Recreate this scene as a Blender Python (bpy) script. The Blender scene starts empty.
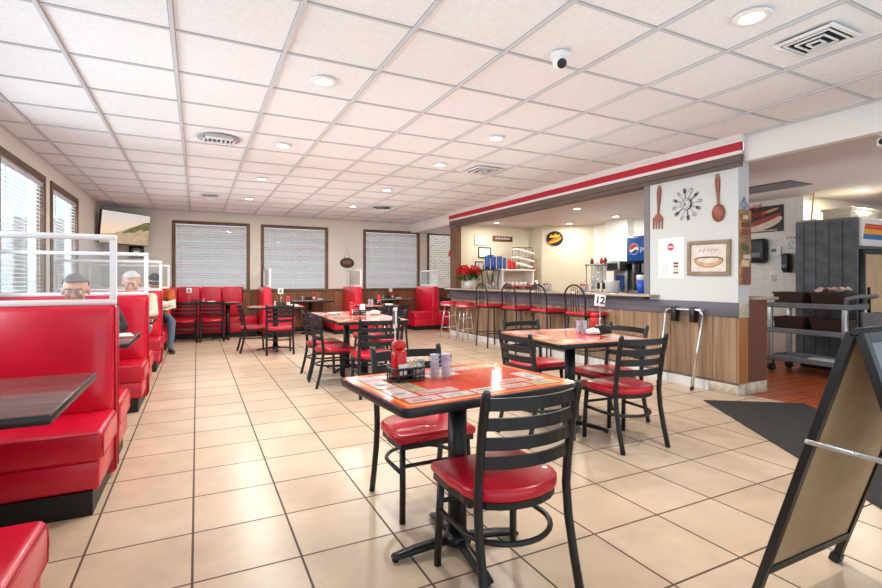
import bpy, bmesh, math, random
from math import sin, cos, pi, radians, sqrt, atan2
from mathutils import Vector, Matrix
random.seed(7)
SC = bpy.context.scene
COL = SC.collection

# ------------------------------------------------------------------ materials
def lin(r, g, b):
    f = lambda c: (c/255/12.92) if c/255 <= .04045 else ((c/255+.055)/1.055)**2.4
    return (f(r), f(g), f(b), 1)

MATS = {}
def mat(name, rgb, rough=.5, metal=0, coat=0, noise=None, bump=None, emit=0, spec=.5, stretch=None, coord='Object'):
    """procedural principled material; noise=(scale, amount), bump=(scale, strength)"""
    m = bpy.data.materials.new(name); m.use_nodes = True
    nt = m.node_tree; b = nt.nodes['Principled BSDF']
    c = lin(*rgb)
    b.inputs['Base Color'].default_value = c
    b.inputs['Roughness'].default_value = rough
    b.inputs['Metallic'].default_value = metal
    b.inputs['Coat Weight'].default_value = coat
    b.inputs['Coat Roughness'].default_value = .04
    b.inputs['Specular IOR Level'].default_value = spec
    tc = nt.nodes.new('ShaderNodeTexCoord'); mp = nt.nodes.new('ShaderNodeMapping')
    nt.links.new(tc.outputs[coord], mp.inputs[0])
    if stretch: mp.inputs['Scale'].default_value = stretch
    if noise:
        n = nt.nodes.new('ShaderNodeTexNoise'); n.inputs['Scale'].default_value = noise[0]; n.inputs['Detail'].default_value = 5
        nt.links.new(mp.outputs[0], n.inputs['Vector'])
        r = nt.nodes.new('ShaderNodeValToRGB'); a = noise[1]
        r.color_ramp.elements[0].position = .3; r.color_ramp.elements[1].position = .7
        r.color_ramp.elements[0].color = tuple(max(0, x*(1-a)) for x in c[:3])+(1,)
        r.color_ramp.elements[1].color = tuple(min(1, x*(1+a)) for x in c[:3])+(1,)
        nt.links.new(n.outputs[0], r.inputs[0]); nt.links.new(r.outputs[0], b.inputs['Base Color'])
    if bump:
        n2 = nt.nodes.new('ShaderNodeTexNoise'); n2.inputs['Scale'].default_value = bump[0]; n2.inputs['Detail'].default_value = 3
        nt.links.new(mp.outputs[0], n2.inputs['Vector'])
        bp = nt.nodes.new('ShaderNodeBump'); bp.inputs['Strength'].default_value = bump[1]; bp.inputs['Distance'].default_value = .01
        nt.links.new(n2.outputs[0], bp.inputs['Height']); nt.links.new(bp.outputs[0], b.inputs['Normal'])
    if emit:
        b.inputs['Emission Color'].default_value = c; b.inputs['Emission Strength'].default_value = emit
    MATS[name] = m
    return m

def tile_mat(name, col, col2, grout, size, mortar, off=(0, 0, 0), rough=.25, noise_amt=.12, rot=None, offset=0, height=None, plane=None, bumpy=.15, spec=.5, rough_g=.7):
    m = bpy.data.materials.new(name); m.use_nodes = True
    nt = m.node_tree; b = nt.nodes['Principled BSDF']; L = nt.links
    tc = nt.nodes.new('ShaderNodeTexCoord'); mp = nt.nodes.new('ShaderNodeMapping')
    mp.inputs['Location'].default_value = off
    if rot: mp.inputs['Rotation'].default_value = rot
    if plane:
        sx = nt.nodes.new('ShaderNodeSeparateXYZ'); cb = nt.nodes.new('ShaderNodeCombineXYZ'); L.new(tc.outputs['Object'], sx.inputs[0])
        L.new(sx.outputs[plane[0]], cb.inputs[0]); L.new(sx.outputs[plane[1]], cb.inputs[1]); L.new(cb.outputs[0], mp.inputs[0])
    else: L.new(tc.outputs['Object'], mp.inputs[0])
    br = nt.nodes.new('ShaderNodeTexBrick'); br.offset = offset; br.squash = 1
    br.inputs['Scale'].default_value = 1; br.inputs['Brick Width'].default_value = size; br.inputs['Row Height'].default_value = height or size
    br.inputs['Mortar Size'].default_value = mortar; br.inputs['Mortar Smooth'].default_value = .1; br.inputs['Bias'].default_value = 0
    br.inputs['Color1'].default_value = lin(*col); br.inputs['Color2'].default_value = lin(*col2); br.inputs['Mortar'].default_value = lin(*grout)
    L.new(mp.outputs[0], br.inputs['Vector'])
    n = nt.nodes.new('ShaderNodeTexNoise'); n.inputs['Scale'].default_value = 3.5; n.inputs['Detail'].default_value = 6; n.inputs['Roughness'].default_value = .65
    L.new(tc.outputs['Object'], n.inputs['Vector'])
    mr = nt.nodes.new('ShaderNodeMapRange'); mr.inputs[1].default_value = .3; mr.inputs[2].default_value = .7
    mr.inputs[3].default_value = 1-noise_amt; mr.inputs[4].default_value = 1+noise_amt*.6
    L.new(n.outputs[0], mr.inputs[0])
    mx = nt.nodes.new('ShaderNodeMix'); mx.data_type = 'RGBA'; mx.blend_type = 'MULTIPLY'; mx.inputs['Factor'].default_value = 1
    L.new(br.outputs['Color'], mx.inputs['A']); L.new(mr.outputs[0], mx.inputs['B'])
    L.new(mx.outputs['Result'], b.inputs['Base Color'])
    r2 = nt.nodes.new('ShaderNodeMapRange'); r2.inputs[3].default_value = rough; r2.inputs[4].default_value = rough_g
    L.new(br.outputs['Fac'], r2.inputs[0]); L.new(r2.outputs[0], b.inputs['Roughness'])
    b.inputs['Specular IOR Level'].default_value = spec
    bp = nt.nodes.new('ShaderNodeBump'); bp.invert = True; bp.inputs['Strength'].default_value = bumpy; bp.inputs['Distance'].default_value = .004
    L.new(br.outputs['Fac'], bp.inputs['Height']); L.new(bp.outputs[0], b.inputs['Normal'])
    MATS[name] = m
    return m

def clear_mat(name, tint, gloss=.1, rough=.03, haze=0):
    m = bpy.data.materials.new(name); m.use_nodes = True
    nt = m.node_tree; L = nt.links
    for n in list(nt.nodes): nt.nodes.remove(n)
    o = nt.nodes.new('ShaderNodeOutputMaterial'); t = nt.nodes.new('ShaderNodeBsdfTransparent'); g = nt.nodes.new('ShaderNodeBsdfGlossy')
    t.inputs[0].default_value = tint; g.inputs['Roughness'].default_value = rough
    mx = nt.nodes.new('ShaderNodeMixShader'); lw = nt.nodes.new('ShaderNodeLayerWeight'); lw.inputs[0].default_value = .25
    mu = nt.nodes.new('ShaderNodeMath'); mu.operation = 'MULTIPLY_ADD'; mu.inputs[1].default_value = .35; mu.inputs[2].default_value = gloss
    L.new(lw.outputs['Fresnel'], mu.inputs[0]); L.new(mu.outputs[0], mx.inputs[0]); L.new(t.outputs[0], mx.inputs[1]); L.new(g.outputs[0], mx.inputs[2])
    last = mx
    if haze:
        d = nt.nodes.new('ShaderNodeBsdfDiffuse'); d.inputs[0].default_value = (.8, .82, .84, 1)
        m2 = nt.nodes.new('ShaderNodeMixShader'); m2.inputs[0].default_value = haze
        L.new(mx.outputs[0], m2.inputs[1]); L.new(d.outputs[0], m2.inputs[2]); last = m2
    L.new(last.outputs[0], o.inputs[0])
    MATS[name] = m
    return m

def wood_mat(name, c1, c2, rough=.45, plank=None, scale=(1, 1, 12)):
    """vertical wood grain, optional plank grooves every `plank` metres along object x+y"""
    m = bpy.data.materials.new(name); m.use_nodes = True
    nt = m.node_tree; b = nt.nodes['Principled BSDF']; L = nt.links
    tc = nt.nodes.new('ShaderNodeTexCoord'); mp = nt.nodes.new('ShaderNodeMapping'); mp.inputs['Scale'].default_value = scale
    L.new(tc.outputs['Object'], mp.inputs[0])
    n = nt.nodes.new('ShaderNodeTexNoise'); n.inputs['Scale'].default_value = 1.0; n.inputs['Detail'].default_value = 6; n.inputs['Roughness'].default_value = .6
    L.new(mp.outputs[0], n.inputs['Vector'])
    r = nt.nodes.new('ShaderNodeValToRGB'); r.color_ramp.elements[0].position = .33; r.color_ramp.elements[1].position = .68
    r.color_ramp.elements[0].color = lin(*c1); r.color_ramp.elements[1].color = lin(*c2)
    L.new(n.outputs[0], r.inputs[0])
    out = r.outputs[0]
    if plank:
        sp = nt.nodes.new('ShaderNodeSeparateXYZ'); L.new(tc.outputs['Object'], sp.inputs[0])
        ad = nt.nodes.new('ShaderNodeMath'); ad.operation = 'ADD'; L.new(sp.outputs[0], ad.inputs[0]); L.new(sp.outputs[1], ad.inputs[1])
        dv = nt.nodes.new('ShaderNodeMath'); dv.operation = 'DIVIDE'; dv.inputs[1].default_value = plank; L.new(ad.outputs[0], dv.inputs[0])
        fr = nt.nodes.new('ShaderNodeMath'); fr.operation = 'FRACT'; L.new(dv.outputs[0], fr.inputs[0])
        lt = nt.nodes.new('ShaderNodeMath'); lt.operation = 'LESS_THAN'; lt.inputs[1].default_value = .006/plank; L.new(fr.outputs[0], lt.inputs[0])
        fl = nt.nodes.new('ShaderNodeMath'); fl.operation = 'FLOOR'; L.new(dv.outputs[0], fl.inputs[0])
        wn = nt.nodes.new('ShaderNodeTexWhiteNoise'); wn.noise_dimensions = '1D'; L.new(fl.outputs[0], wn.inputs['W'])
        mr = nt.nodes.new('ShaderNodeMapRange'); mr.inputs[3].default_value = .78; mr.inputs[4].default_value = 1.12; L.new(wn.outputs[0], mr.inputs[0])
        m1 = nt.nodes.new('ShaderNodeMix'); m1.data_type = 'RGBA'; m1.blend_type = 'MULTIPLY'; m1.inputs['Factor'].default_value = 1
        L.new(out, m1.inputs['A']); L.new(mr.outputs[0], m1.inputs['B'])
        m2 = nt.nodes.new('ShaderNodeMix'); m2.data_type = 'RGBA'; L.new(lt.outputs[0], m2.inputs['Factor'])
        L.new(m1.outputs['Result'], m2.inputs['A']); m2.inputs['B'].default_value = lin(70, 50, 36)
        out = m2.outputs['Result']
    L.new(out, b.inputs['Base Color']); b.inputs['Roughness'].default_value = rough
    MATS[name] = m
    return m

T = .42
M_floor = tile_mat('beige_floor_tile', (218, 193, 168), (207, 180, 154), (92, 72, 58), T, .0052, off=(-(-.04*T) % T, -(5.05*T) % T, 0), rough=.28, noise_amt=.14, spec=.35)
M_quarry = tile_mat('orange_quarry_tile', (196, 98, 48), (180, 84, 40), (120, 66, 40), .16, .005, rough=.3, noise_amt=.15)
M_ceil = mat('ceiling_tile_white', (242, 244, 247), .9, noise=(60, .05), bump=(160, .35))
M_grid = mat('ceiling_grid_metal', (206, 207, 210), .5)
M_shadestain = mat('ceiling_shade_stain_grey', (172, 173, 176), .9)  # grey for the painted grid shade and the vent's stain ring
M_wall = mat('cream_wall_paint', (230, 226, 216), .85, noise=(2, .03))
M_wallwhite = mat('white_wall_paint', (240, 239, 236), .8, noise=(2, .02))
M_wallbar = mat('warm_wall_paint', (226, 214, 192), .85, noise=(2, .03))
M_ceil2 = mat('plain_ceiling_paint', (214, 206, 202), .9, noise=(2, .03))
M_whitetile = tile_mat('white_wall_tile', (236, 233, 226), (232, 228, 220), (218, 214, 206), .15, .003, plane=(1, 2), rough=.3, noise_amt=.03, bumpy=.05)
M_wains = wood_mat('brown_wainscot', (112, 72, 44), (160, 112, 72), .5, plank=.2, scale=(14, 14, 1.2))
M_barwood = wood_mat('bar_wood_panel', (122, 94, 72), (178, 146, 116), .5, plank=.26, scale=(16, 16, .9))
M_winframe = wood_mat('brown_window_wood', (92, 66, 46), (124, 94, 68), .5, scale=(8, 8, 8))
M_orangewood = wood_mat('orange_wood', (150, 94, 42), (182, 120, 58), .45, scale=(20, 20, 1.2))
M_brownbeam = mat('taupe_brown_paint', (104, 88, 82), .6, noise=(3, .06))
M_post = mat('brown_post_paint', (112, 78, 58), .6, noise=(3, .1))
M_pier = mat('chocolate_panel', (110, 66, 46), .55, noise=(4, .08))
M_mauve = mat('mauve_grey_band', (106, 99, 112), .5, noise=(4, .06))
M_jamb = mat('grey_jamb', (128, 122, 128), .55, noise=(4, .06))
M_redstripe = mat('red_stripe_paint', (186, 22, 52), .5)
M_trimwhite = mat('white_trim', (238, 238, 238), .5)
M_red = mat('red_vinyl', (207, 12, 48), .3, coat=.15, noise=(5, .10), bump=(7, .06))
M_redchair = mat('red_chair_vinyl', (198, 18, 44), .3, coat=.15, noise=(5, .10), bump=(7, .06))
M_redseam = mat('dark_red_piping', (170, 10, 34), .35)
M_black = mat('black_metal', (24, 25, 28), .38, noise=(12, .15), spec=.5)
M_blackkick = mat('black_toe_kick', (20, 20, 22), .5, noise=(6, .1))
M_blackplastic = mat('black_plastic', (22, 22, 24), .35)
M_tabledark = wood_mat('mahogany_laminate', (92, 58, 56), (122, 82, 80), .22, scale=(3, 22, 3))
M_chrome = mat('chrome', (222, 225, 228), .22, metal=1)
M_steel = mat('brushed_steel', (170, 172, 175), .32, metal=1, noise=(20, .08))
M_alu = mat('aluminium_strip', (205, 208, 210), .35, metal=.8)
M_white = mat('white_plastic', (240, 240, 240), .4)
M_paper = mat('white_paper', (246, 246, 244), .8)
M_slat = mat('blind_slat_white', (208, 211, 217), .5)
M_granite = mat('granite', (176, 158, 138), .2, noise=(90, .45), coat=.2)
M_tilebase = tile_mat('white_base_tile', (226, 226, 226), (220, 220, 222), (150, 146, 142), .3, .004, off=(0, .02, 0), plane=(1, 2), rough=.35, noise_amt=.03)
M_chipped = mat('chipped_base', (200, 190, 172), .8, noise=(14, .35))
M_ink = mat('black_ink', (26, 28, 32), .6)
M_greyink = mat('grey_ink', (130, 130, 136), .7)
M_glass = clear_mat('window_glass', (.95, .97, .98, 1), .02)
M_plexi = clear_mat('plexiglass', (.96, .97, .97, 1), .02, .04, haze=.03)
M_acrylic = clear_mat('clear_acrylic', (.99, .99, 1, 1), .03, .04, haze=.0)
M_bottle = clear_mat('clear_bottle', (.9, .94, .96, 1), .18, .05, haze=.12)
M_mat = mat('dark_rubber_mat', (52, 50, 50), .9, noise=(40, .25), bump=(120, .4))
M_laminate = mat('orange_red_laminate', (226, 66, 34), .1, noise=(6, .22), coat=.2)
M_lamline = mat('pale_orange_line', (250, 190, 90), .2, coat=.3)
M_lamorange = mat('orange_border', (240, 122, 44), .2, coat=.3)
M_adwhite = mat('pale_advert_print', (232, 214, 206), .18, noise=(40, .22), coat=.3)
M_adpink = mat('pink_advert_print', (226, 178, 168), .18, noise=(60, .3), coat=.3)
M_adyellow = mat('yellow_advert_print', (224, 200, 150), .18, noise=(50, .3), coat=.3)
M_adblue = mat('grey_blue_advert_print', (170, 176, 196), .18, noise=(50, .3), coat=.3)
M_addark = mat('dark_advert_print', (110, 52, 40), .18, noise=(60, .5), coat=.3)
M_tan = wood_mat('tan_board', (200, 170, 130), (222, 194, 154), .6, scale=(3, 3, 5))
M_ketchup = mat('ketchup_red', (204, 20, 24), .28, coat=.2)
M_blue = mat('blue_plastic', (34, 66, 132), .35)
M_brightblue = mat('bright_blue_plastic', (40, 96, 210), .35)
M_navy = mat('soda_blue', (16, 78, 150), .3, emit=.25)
M_green = mat('leaf_green', (58, 92, 40), .5, noise=(30, .3))
M_flower = mat('poinsettia_red', (208, 20, 28), .5, noise=(30, .25))
M_brownplastic = mat('brown_tub_plastic', (66, 44, 38), .45, noise=(8, .1))
M_greyplastic = mat('grey_cart_plastic', (126, 130, 138), .5, noise=(8, .08))
M_cooler = mat('dark_cooler_panel', (98, 103, 110), .5, noise=(7, .3), bump=(5, .15))
M_coolerglass = mat('cooler_interior', (176, 142, 84), .3, noise=(3, .5), stretch=(8, 8, 1), emit=.35)
M_rust = mat('rust_red_metal', (138, 76, 62), .45, metal=.3, noise=(14, .2))
M_frameold = wood_mat('weathered_frame', (128, 112, 92), (164, 146, 122), .7, scale=(10, 10, 10))
M_canvas = mat('pale_canvas', (226, 214, 206), .8, noise=(14, .12))
M_bun = mat('bun_tan', (206, 168, 124), .7, noise=(16, .15))
M_sausage = mat('sausage_red', (170, 62, 44), .4, noise=(14, .2))
M_posterred = mat('poster_red', (214, 50, 34), .5)
M_yellow = mat('sign_yellow', (246, 178, 32), .45)
M_orange = mat('sign_orange', (232, 110, 28), .45)
M_brownsign = wood_mat('plank_sign_brown', (92, 58, 36), (124, 82, 52), .6, scale=(3, 3, 30))
M_collage = mat('collage_brown', (150, 112, 72), .7, noise=(16, .55))
M_stone = mat('pale_stone', (206, 198, 184), .7, noise=(30, .2))
M_skin = mat('skin', (214, 160, 134), .5, noise=(18, .06))
M_hairgrey = mat('grey_hair', (120, 114, 108), .7, noise=(90, .35))
M_hairwhite = mat('white_hair', (206, 204, 200), .7, noise=(90, .2))
M_darkcloth = mat('dark_jacket_cloth', (34, 34, 40), .85, bump=(60, .3))
M_palecloth = mat('pale_shirt_cloth', (222, 206, 186), .85, bump=(60, .3))
M_rustcloth = mat('rust_orange_cloth', (196, 96, 36), .85, noise=(20, .15), bump=(60, .3))
M_jeans = mat('blue_denim', (96, 112, 132), .85, noise=(40, .15), bump=(90, .3))
M_boot = mat('brown_boot_leather', (78, 58, 36), .5, noise=(20, .2))
M_capcloth = mat('dark_cap_cloth', (46, 42, 44), .85)
M_eye = mat('eye_dark', (40, 34, 32), .3)
M_lens = mat('lamp_lens', (255, 236, 200), .4, emit=14)
M_sandtv = mat('screen_sand', (206, 190, 160), .5, noise=(10, .2), emit=.25)
M_grasstv = mat('screen_grass', (128, 134, 84), .5, noise=(14, .4), emit=.2)
M_brick = tile_mat('exterior_brick', (214, 180, 160), (196, 156, 136), (222, 214, 204), .22, .012, plane=(0, 2), offset=.5, height=.075, rough=.9, noise_amt=.1, rough_g=.9)
M_ground = mat('outside_paving', (190, 188, 184), .9, noise=(2, .1))
M_creamer = mat('creamer_white', (250, 250, 252), .4)
M_bluelid = mat('blue_label', (176, 186, 216), .4)

def sky_screen():
    m = bpy.data.materials.new('screen_sky'); m.use_nodes = True; nt = m.node_tree; b = nt.nodes['Principled BSDF']
    tc = nt.nodes.new('ShaderNodeTexCoord'); sp = nt.nodes.new('ShaderNodeSeparateXYZ'); nt.links.new(tc.outputs['Object'], sp.inputs[0])
    mr = nt.nodes.new('ShaderNodeMapRange'); mr.inputs[1].default_value = -.1; mr.inputs[2].default_value = .3; nt.links.new(sp.outputs[2], mr.inputs[0])
    r = nt.nodes.new('ShaderNodeValToRGB'); r.color_ramp.elements[0].color = lin(246, 220, 186); r.color_ramp.elements[1].color = lin(222, 222, 226)
    nt.links.new(mr.outputs[0], r.inputs[0]); nt.links.new(r.outputs[0], b.inputs['Base Color']); nt.links.new(r.outputs[0], b.inputs['Emission Color'])
    b.inputs['Emission Strength'].default_value = .45
    return m
M_skytv = sky_screen()

# ------------------------------------------------------------------ mesh builder
class MB:
    def __init__(self): self.bm = bmesh.new()
    def _mi(self, faces, mi):
        for f in faces: f.material_index = mi
    def box(self, x0, x1, y0, y1, z0, z1, r=0, seg=2, mi=0, mx=None, smooth=None):
        t = bmesh.new(); bmesh.ops.create_cube(t, size=1)
        for v in t.verts:
            v.co = Vector(((x0+x1)/2+v.co.x*(x1-x0), (y0+y1)/2+v.co.y*(y1-y0), (z0+z1)/2+v.co.z*(z1-z0)))
        if r > 0: bmesh.ops.bevel(t, geom=list(t.edges), offset=r, segments=seg, profile=.5, affect='EDGES', clamp_overlap=True)
        self.merge(t, mx, mi, r > 0 if smooth is None else smooth)
        return self
    def merge(self, t, mx=None, mi=0, smooth=True, keep=False):
        if mx is not None: bmesh.ops.transform(t, matrix=mx, verts=t.verts)
        m = {}
        for v in t.verts: m[v] = self.bm.verts.new(v.co)
        for f in t.faces:
            try:
                g = self.bm.faces.new([m[v] for v in f.verts]); g.material_index = f.material_index if keep else mi; g.smooth = smooth
            except ValueError: pass
        t.free()
    def tube(self, pts, r, n=8, closed=False, mi=0, flat=1.0):
        pts = [Vector(p) for p in pts]; N = len(pts)
        rs = r if isinstance(r, (list, tuple)) else [r]*N
        rings = []; prev = None
        for i, p in enumerate(pts):
            if closed: tg = pts[(i+1) % N]-pts[i-1]
            else: tg = pts[min(i+1, N-1)]-pts[max(i-1, 0)]
            tg.normalize()
            if prev is None:
                up = Vector((0, 0, 1)) if abs(tg.z) < .9 else Vector((0, 1, 0))
                a = tg.cross(up).normalized()
            else:
                a = prev-tg*prev.dot(tg); a.normalize()
            b = tg.cross(a); prev = a
            rings.append([self.bm.verts.new(p+(a*cos(2*pi*k/n)+b*sin(2*pi*k/n)*flat)*rs[i]) for k in range(n)])
        R = N if closed else N-1
        for i in range(R):
            A, B = rings[i], rings[(i+1) % N]
            for k in range(n):
                f = self.bm.faces.new((A[k], A[(k+1) % n], B[(k+1) % n], B[k])); f.smooth = True; f.material_index = mi
        if not closed:
            for ring, rev in ((rings[0], True), (rings[-1], False)):
                f = self.bm.faces.new(list(reversed(ring)) if rev else ring); f.material_index = mi
        return self
    def lathe(self, prof, c=(0, 0, 0), n=20, mi=0, smooth=True, mx=None):
        t = bmesh.new(); rings = []
        for (r, z) in prof:
            if r < 1e-5: rings.append([t.verts.new((0, 0, z))])
            else: rings.append([t.verts.new((r*cos(2*pi*k/n), r*sin(2*pi*k/n), z)) for k in range(n)])
        for A, B in zip(rings, rings[1:]):
            for k in range(n):
                a, b = A[k % len(A)], A[(k+1) % len(A)]; d, e = B[k % len(B)], B[(k+1) % len(B)]
                vs = []
                for v in (a, b, e, d):
                    if v not in vs: vs.append(v)
                if len(vs) > 2:
                    f = t.faces.new(vs)
        if len(rings[0]) > 2: t.faces.new(list(reversed(rings[0])))
        if len(rings[-1]) > 2 and not (prof[-2][0] < 1e-5 and abs(prof[-2][1]-prof[-1][1]) < 1e-6): t.faces.new(rings[-1])
        M = Matrix.Translation(c)
        if mx is not None: M = mx @ M
        self.merge(t, M, mi, smooth); return self
    def prism(self, poly, z0, z1, mi=0, mx=None, r=0, smooth=False):
        t = bmesh.new()
        lo = [t.verts.new((x, y, z0)) for x, y in poly]; hi = [t.verts.new((x, y, z1)) for x, y in poly]
        n = len(poly)
        t.faces.new(list(reversed(lo))); t.faces.new(hi)
        for k in range(n): t.faces.new((lo[k], lo[(k+1) % n], hi[(k+1) % n], hi[k]))
        bmesh.ops.recalc_face_normals(t, faces=t.faces)
        if r > 0:
            es = [e for e in t.edges if abs(e.verts[0].co.z-e.verts[1].co.z) < 1e-6]
            bmesh.ops.bevel(t, geom=es, offset=r, segments=3, profile=.5, affect='EDGES', clamp_overlap=True)
        self.merge(t, mx, mi, smooth); return self
    def sphere(self, c, r, n=12, mi=0, sc=(1, 1, 1), mx=None):
        t = bmesh.new(); bmesh.ops.create_uvsphere(t, u_segments=n, v_segments=max(6, n*2//3), radius=r)
        M = Matrix.Translation(c) @ Matrix.Diagonal((*sc, 1))
        if mx is not None: M = mx @ M
        self.merge(t, M, mi, True); return self
    def quad(self, a, b, c, d, mi=0):
        f = self.bm.faces.new([self.bm.verts.new(p) for p in (a, b, c, d)]); f.material_index = mi; return self
    def build(self, name, mats, parent=None, loc=None, rz=0):
        me = bpy.data.meshes.new(name); self.bm.normal_update(); self.bm.to_mesh(me); self.bm.free()
        for m in (mats if isinstance(mats, (list, tuple)) else [mats]): me.materials.append(m)
        o = bpy.data.objects.new(name, me); COL.objects.link(o)
        if parent is not None: o.parent = parent
        if loc is not None: o.location = loc
        if rz: o.rotation_euler = (0, 0, rz)
        return o

def tag(o, label, cat, group=None, kind=None):
    o['label'] = label
    if cat: o['category'] = cat
    if group: o['group'] = group
    if kind: o['kind'] = kind
    return o
def thing(name, label, cat, loc=(0, 0, 0), rz=0, group=None):
    o = bpy.data.objects.new(name, None); COL.objects.link(o); o.location = loc; o.rotation_euler = (0, 0, rz)
    o.empty_display_size = .05
    return tag(o, label, cat, group)
def struct(o, label=None):
    o['kind'] = 'structure'
    if label: o['label'] = label
    return o
KIDS = {}
def dup(root, loc, rz, label, group=None):
    def cp(o, par):
        c = o.copy(); COL.objects.link(c)
        if par is not None: c.parent = par
        for ch in [x for x in o.children]: cp(ch, c)
        return c
    r = cp(root, None); r.location = loc; r.rotation_euler = (0, 0, rz); r['label'] = label
    if group: r['group'] = group
    return r
def rot(ax, a): return Matrix.Rotation(radians(a), 4, ax)
def TR(x, y, z): return Matrix.Translation((x, y, z))
def text(name, s, size, mx, m, parent=None, align='CENTER', bold=0):
    cu = bpy.data.curves.new(name, 'FONT'); cu.body = s; cu.size = size; cu.align_x = align; cu.align_y = 'CENTER'; cu.extrude = .0006; cu.offset = bold
    o = bpy.data.objects.new(name+'_tmp', cu); COL.objects.link(o)
    dg = bpy.context.evaluated_depsgraph_get(); me = bpy.data.meshes.new_from_object(o.evaluated_get(dg))
    bpy.data.objects.remove(o); bpy.data.curves.remove(cu)
    me.transform(mx); me.materials.clear(); me.materials.append(m)
    ob = bpy.data.objects.new(name, me); COL.objects.link(ob)
    if parent is not None: ob.parent = parent
    return ob

# ------------------------------------------------------------------ dimensions
H = 1.1844
XL, YB, ZC, XB = -1.67, 11.55, 2.648, 4.97
Y0 = -1.6           # wall behind the camera left out to let sky light in
ZC2 = 2.42          # bar / kitchen ceiling
YP = 3.08           # near end of the bar pier
YW = 9.3            # far end of the bar

# ------------------------------------------------------------------ shell
struct(MB().box(XL-.15, 5.12, Y0, YB+.15, -.1, 0).build('floor', M_floor), 'beige square tile floor with dark grout')
struct(MB().box(5.12, 11.2, Y0, YB+.15, -.1, 0).build('floor_kitchen', M_quarry), 'orange quarry tile kitchen floor')
struct(MB().box(XL-.15, XB+.02, Y0, YB+.15, ZC+.012, ZC+.1).build('ceiling', M_ceil), 'white drop ceiling of speckled tiles')
g = MB()
x = -.129
while x > XL: x -= .635
xs = []
while x < XB:
    if x > XL+.02: xs.append(x)
    x += .635
ys = []; y = .061-.635*3
while y < YB: ys.append(y); y += .635
for x in xs: g.box(x-.011, x+.011, Y0, YB, ZC-.004, ZC+.012)
for y in ys: g.box(XL, XB, y-.007, y+.007, ZC+.002, ZC+.012)
g.box(XL, XL+.02, Y0, YB, ZC-.004, ZC+.012); g.box(XL, XB, YB-.02, YB, ZC-.004, ZC+.012)
struct(g.build('ceiling_grid', M_grid), 'pale metal grid of the drop ceiling')
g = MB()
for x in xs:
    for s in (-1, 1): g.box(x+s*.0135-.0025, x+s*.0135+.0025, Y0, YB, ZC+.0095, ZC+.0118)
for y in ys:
    for s in (-1, 1): g.box(XL, XB, y+s*.0095-.003, y+s*.0095+.003, ZC+.009, ZC+.0118)  # grey strips paint the shade along both sides of the grid bars
struct(g.build('ceiling_grid_painted_shade', M_shadestain), 'thin grey painted shade strips beside the ceiling grid')
struct(MB().box(XB+.06, 11.2, Y0, YB+.15, ZC2+.001, ZC2+.1).build('ceiling_bar', M_ceil2), 'lower plain ceiling over bar and kitchen')

# wall helper with rectangular window openings.  axis 'y': wall in plane y=c spanning x; axis 'x': plane x=c spanning y
def wall_open(name, axis, c, thick, a0, a1, z0, z1, holes, m, label):
    g = MB()
    def seg(s0, s1, q0, q1):
        if s1-s0 < 1e-4 or q1-q0 < 1e-4: return
        if axis == 'y': g.box(s0, s1, min(c, c+thick), max(c, c+thick), q0, q1)
        else: g.box(min(c, c+thick), max(c, c+thick), s0, s1, q0, q1)
    cur = a0
    for (h0, h1, hz0, hz1) in sorted(holes):
        seg(cur, h0, z0, z1); seg(h0, h1, z0, hz0); seg(h0, h1, hz1, z1); cur = h1
    seg(cur, a1, z0, z1)
    return struct(g.build(name, m), label)

WZ0, WZ1 = .95, 2.42
backwins = [(-.44, 1.03), (1.32, 2.785), (3.715, 5.185), (5.46, 6.95)]
wall_open('wall_back', 'y', YB, .15, XL-.15, 8.2, 0, ZC+.1, [(a, b, WZ0, WZ1) for a, b in backwins], M_wall, 'cream back wall with four windows')
leftwins = [(2.1, 3.6), (3.95, 5.5), (5.85, 7.38), (7.70, 9.19)]
wall_open('wall_left', 'x', XL, -.15, Y0, YB+.15, 0, ZC+.1, [(a, b, WZ0, WZ1) for a, b in leftwins], M_wall, 'cream left wall with windows')
# wainscot on the back wall
g = MB(); g.box(XL, 8.0, YB-.02, YB, .1, .93); struct(g.build('trim_1', M_wains), 'brown wood wainscot below the back windows')
g = MB(); g.box(XL, 8.0, YB-.035, YB, .93, .985, r=.008); struct(g.build('trim_2', M_winframe), 'brown rail on top of the wainscot')
g = MB(); g.box(XL, 8.0, YB-.03, YB, 0, .1); struct(g.build('baseboard_back', M_blackkick), 'dark baseboard along the back wall')
g = MB(); g.box(XL, XL+.02, Y0, YB-.04, 0, .93); struct(g.build('trim_3', M_wains), 'brown wood wainscot on the left wall')

# windows: frame (structure) + pane child; the blind is a thing of its own
def window(n, axis, c, a0, a1, inward):
    g = MB(); w = .068
    def b(s0, s1, q0, q1, d0, d1, gg=g):
        lo, hi = sorted((c+inward*d0, c+inward*d1))
        if axis == 'y': gg.box(s0, s1, lo, hi, q0, q1, r=.006, seg=1, smooth=False)
        else: gg.box(lo, hi, s0, s1, q0, q1, r=.006, seg=1, smooth=False)
    b(a0-.03, a0+w-.03, WZ0-.03, WZ1+.03, -.06, .022); b(a1-w+.03, a1+.03, WZ0-.03, WZ1+.03, -.06, .022)
    b(a0+w-.03, a1-w+.03, WZ1+.03-w, WZ1+.03, -.06, .022); b(a0+w-.03, a1-w+.03, WZ0-.03, WZ0+w-.05, -.06, .03)
    f = struct(g.build('window_%d' % n, M_winframe), 'brown wooden window frame')
    g2 = MB(); b(a0+w-.03, a1-w+.03, WZ0+w-.05, WZ1+.03-w, -.055, -.05, g2)
    g2.build('pane', M_glass, f)
    return f
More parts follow.
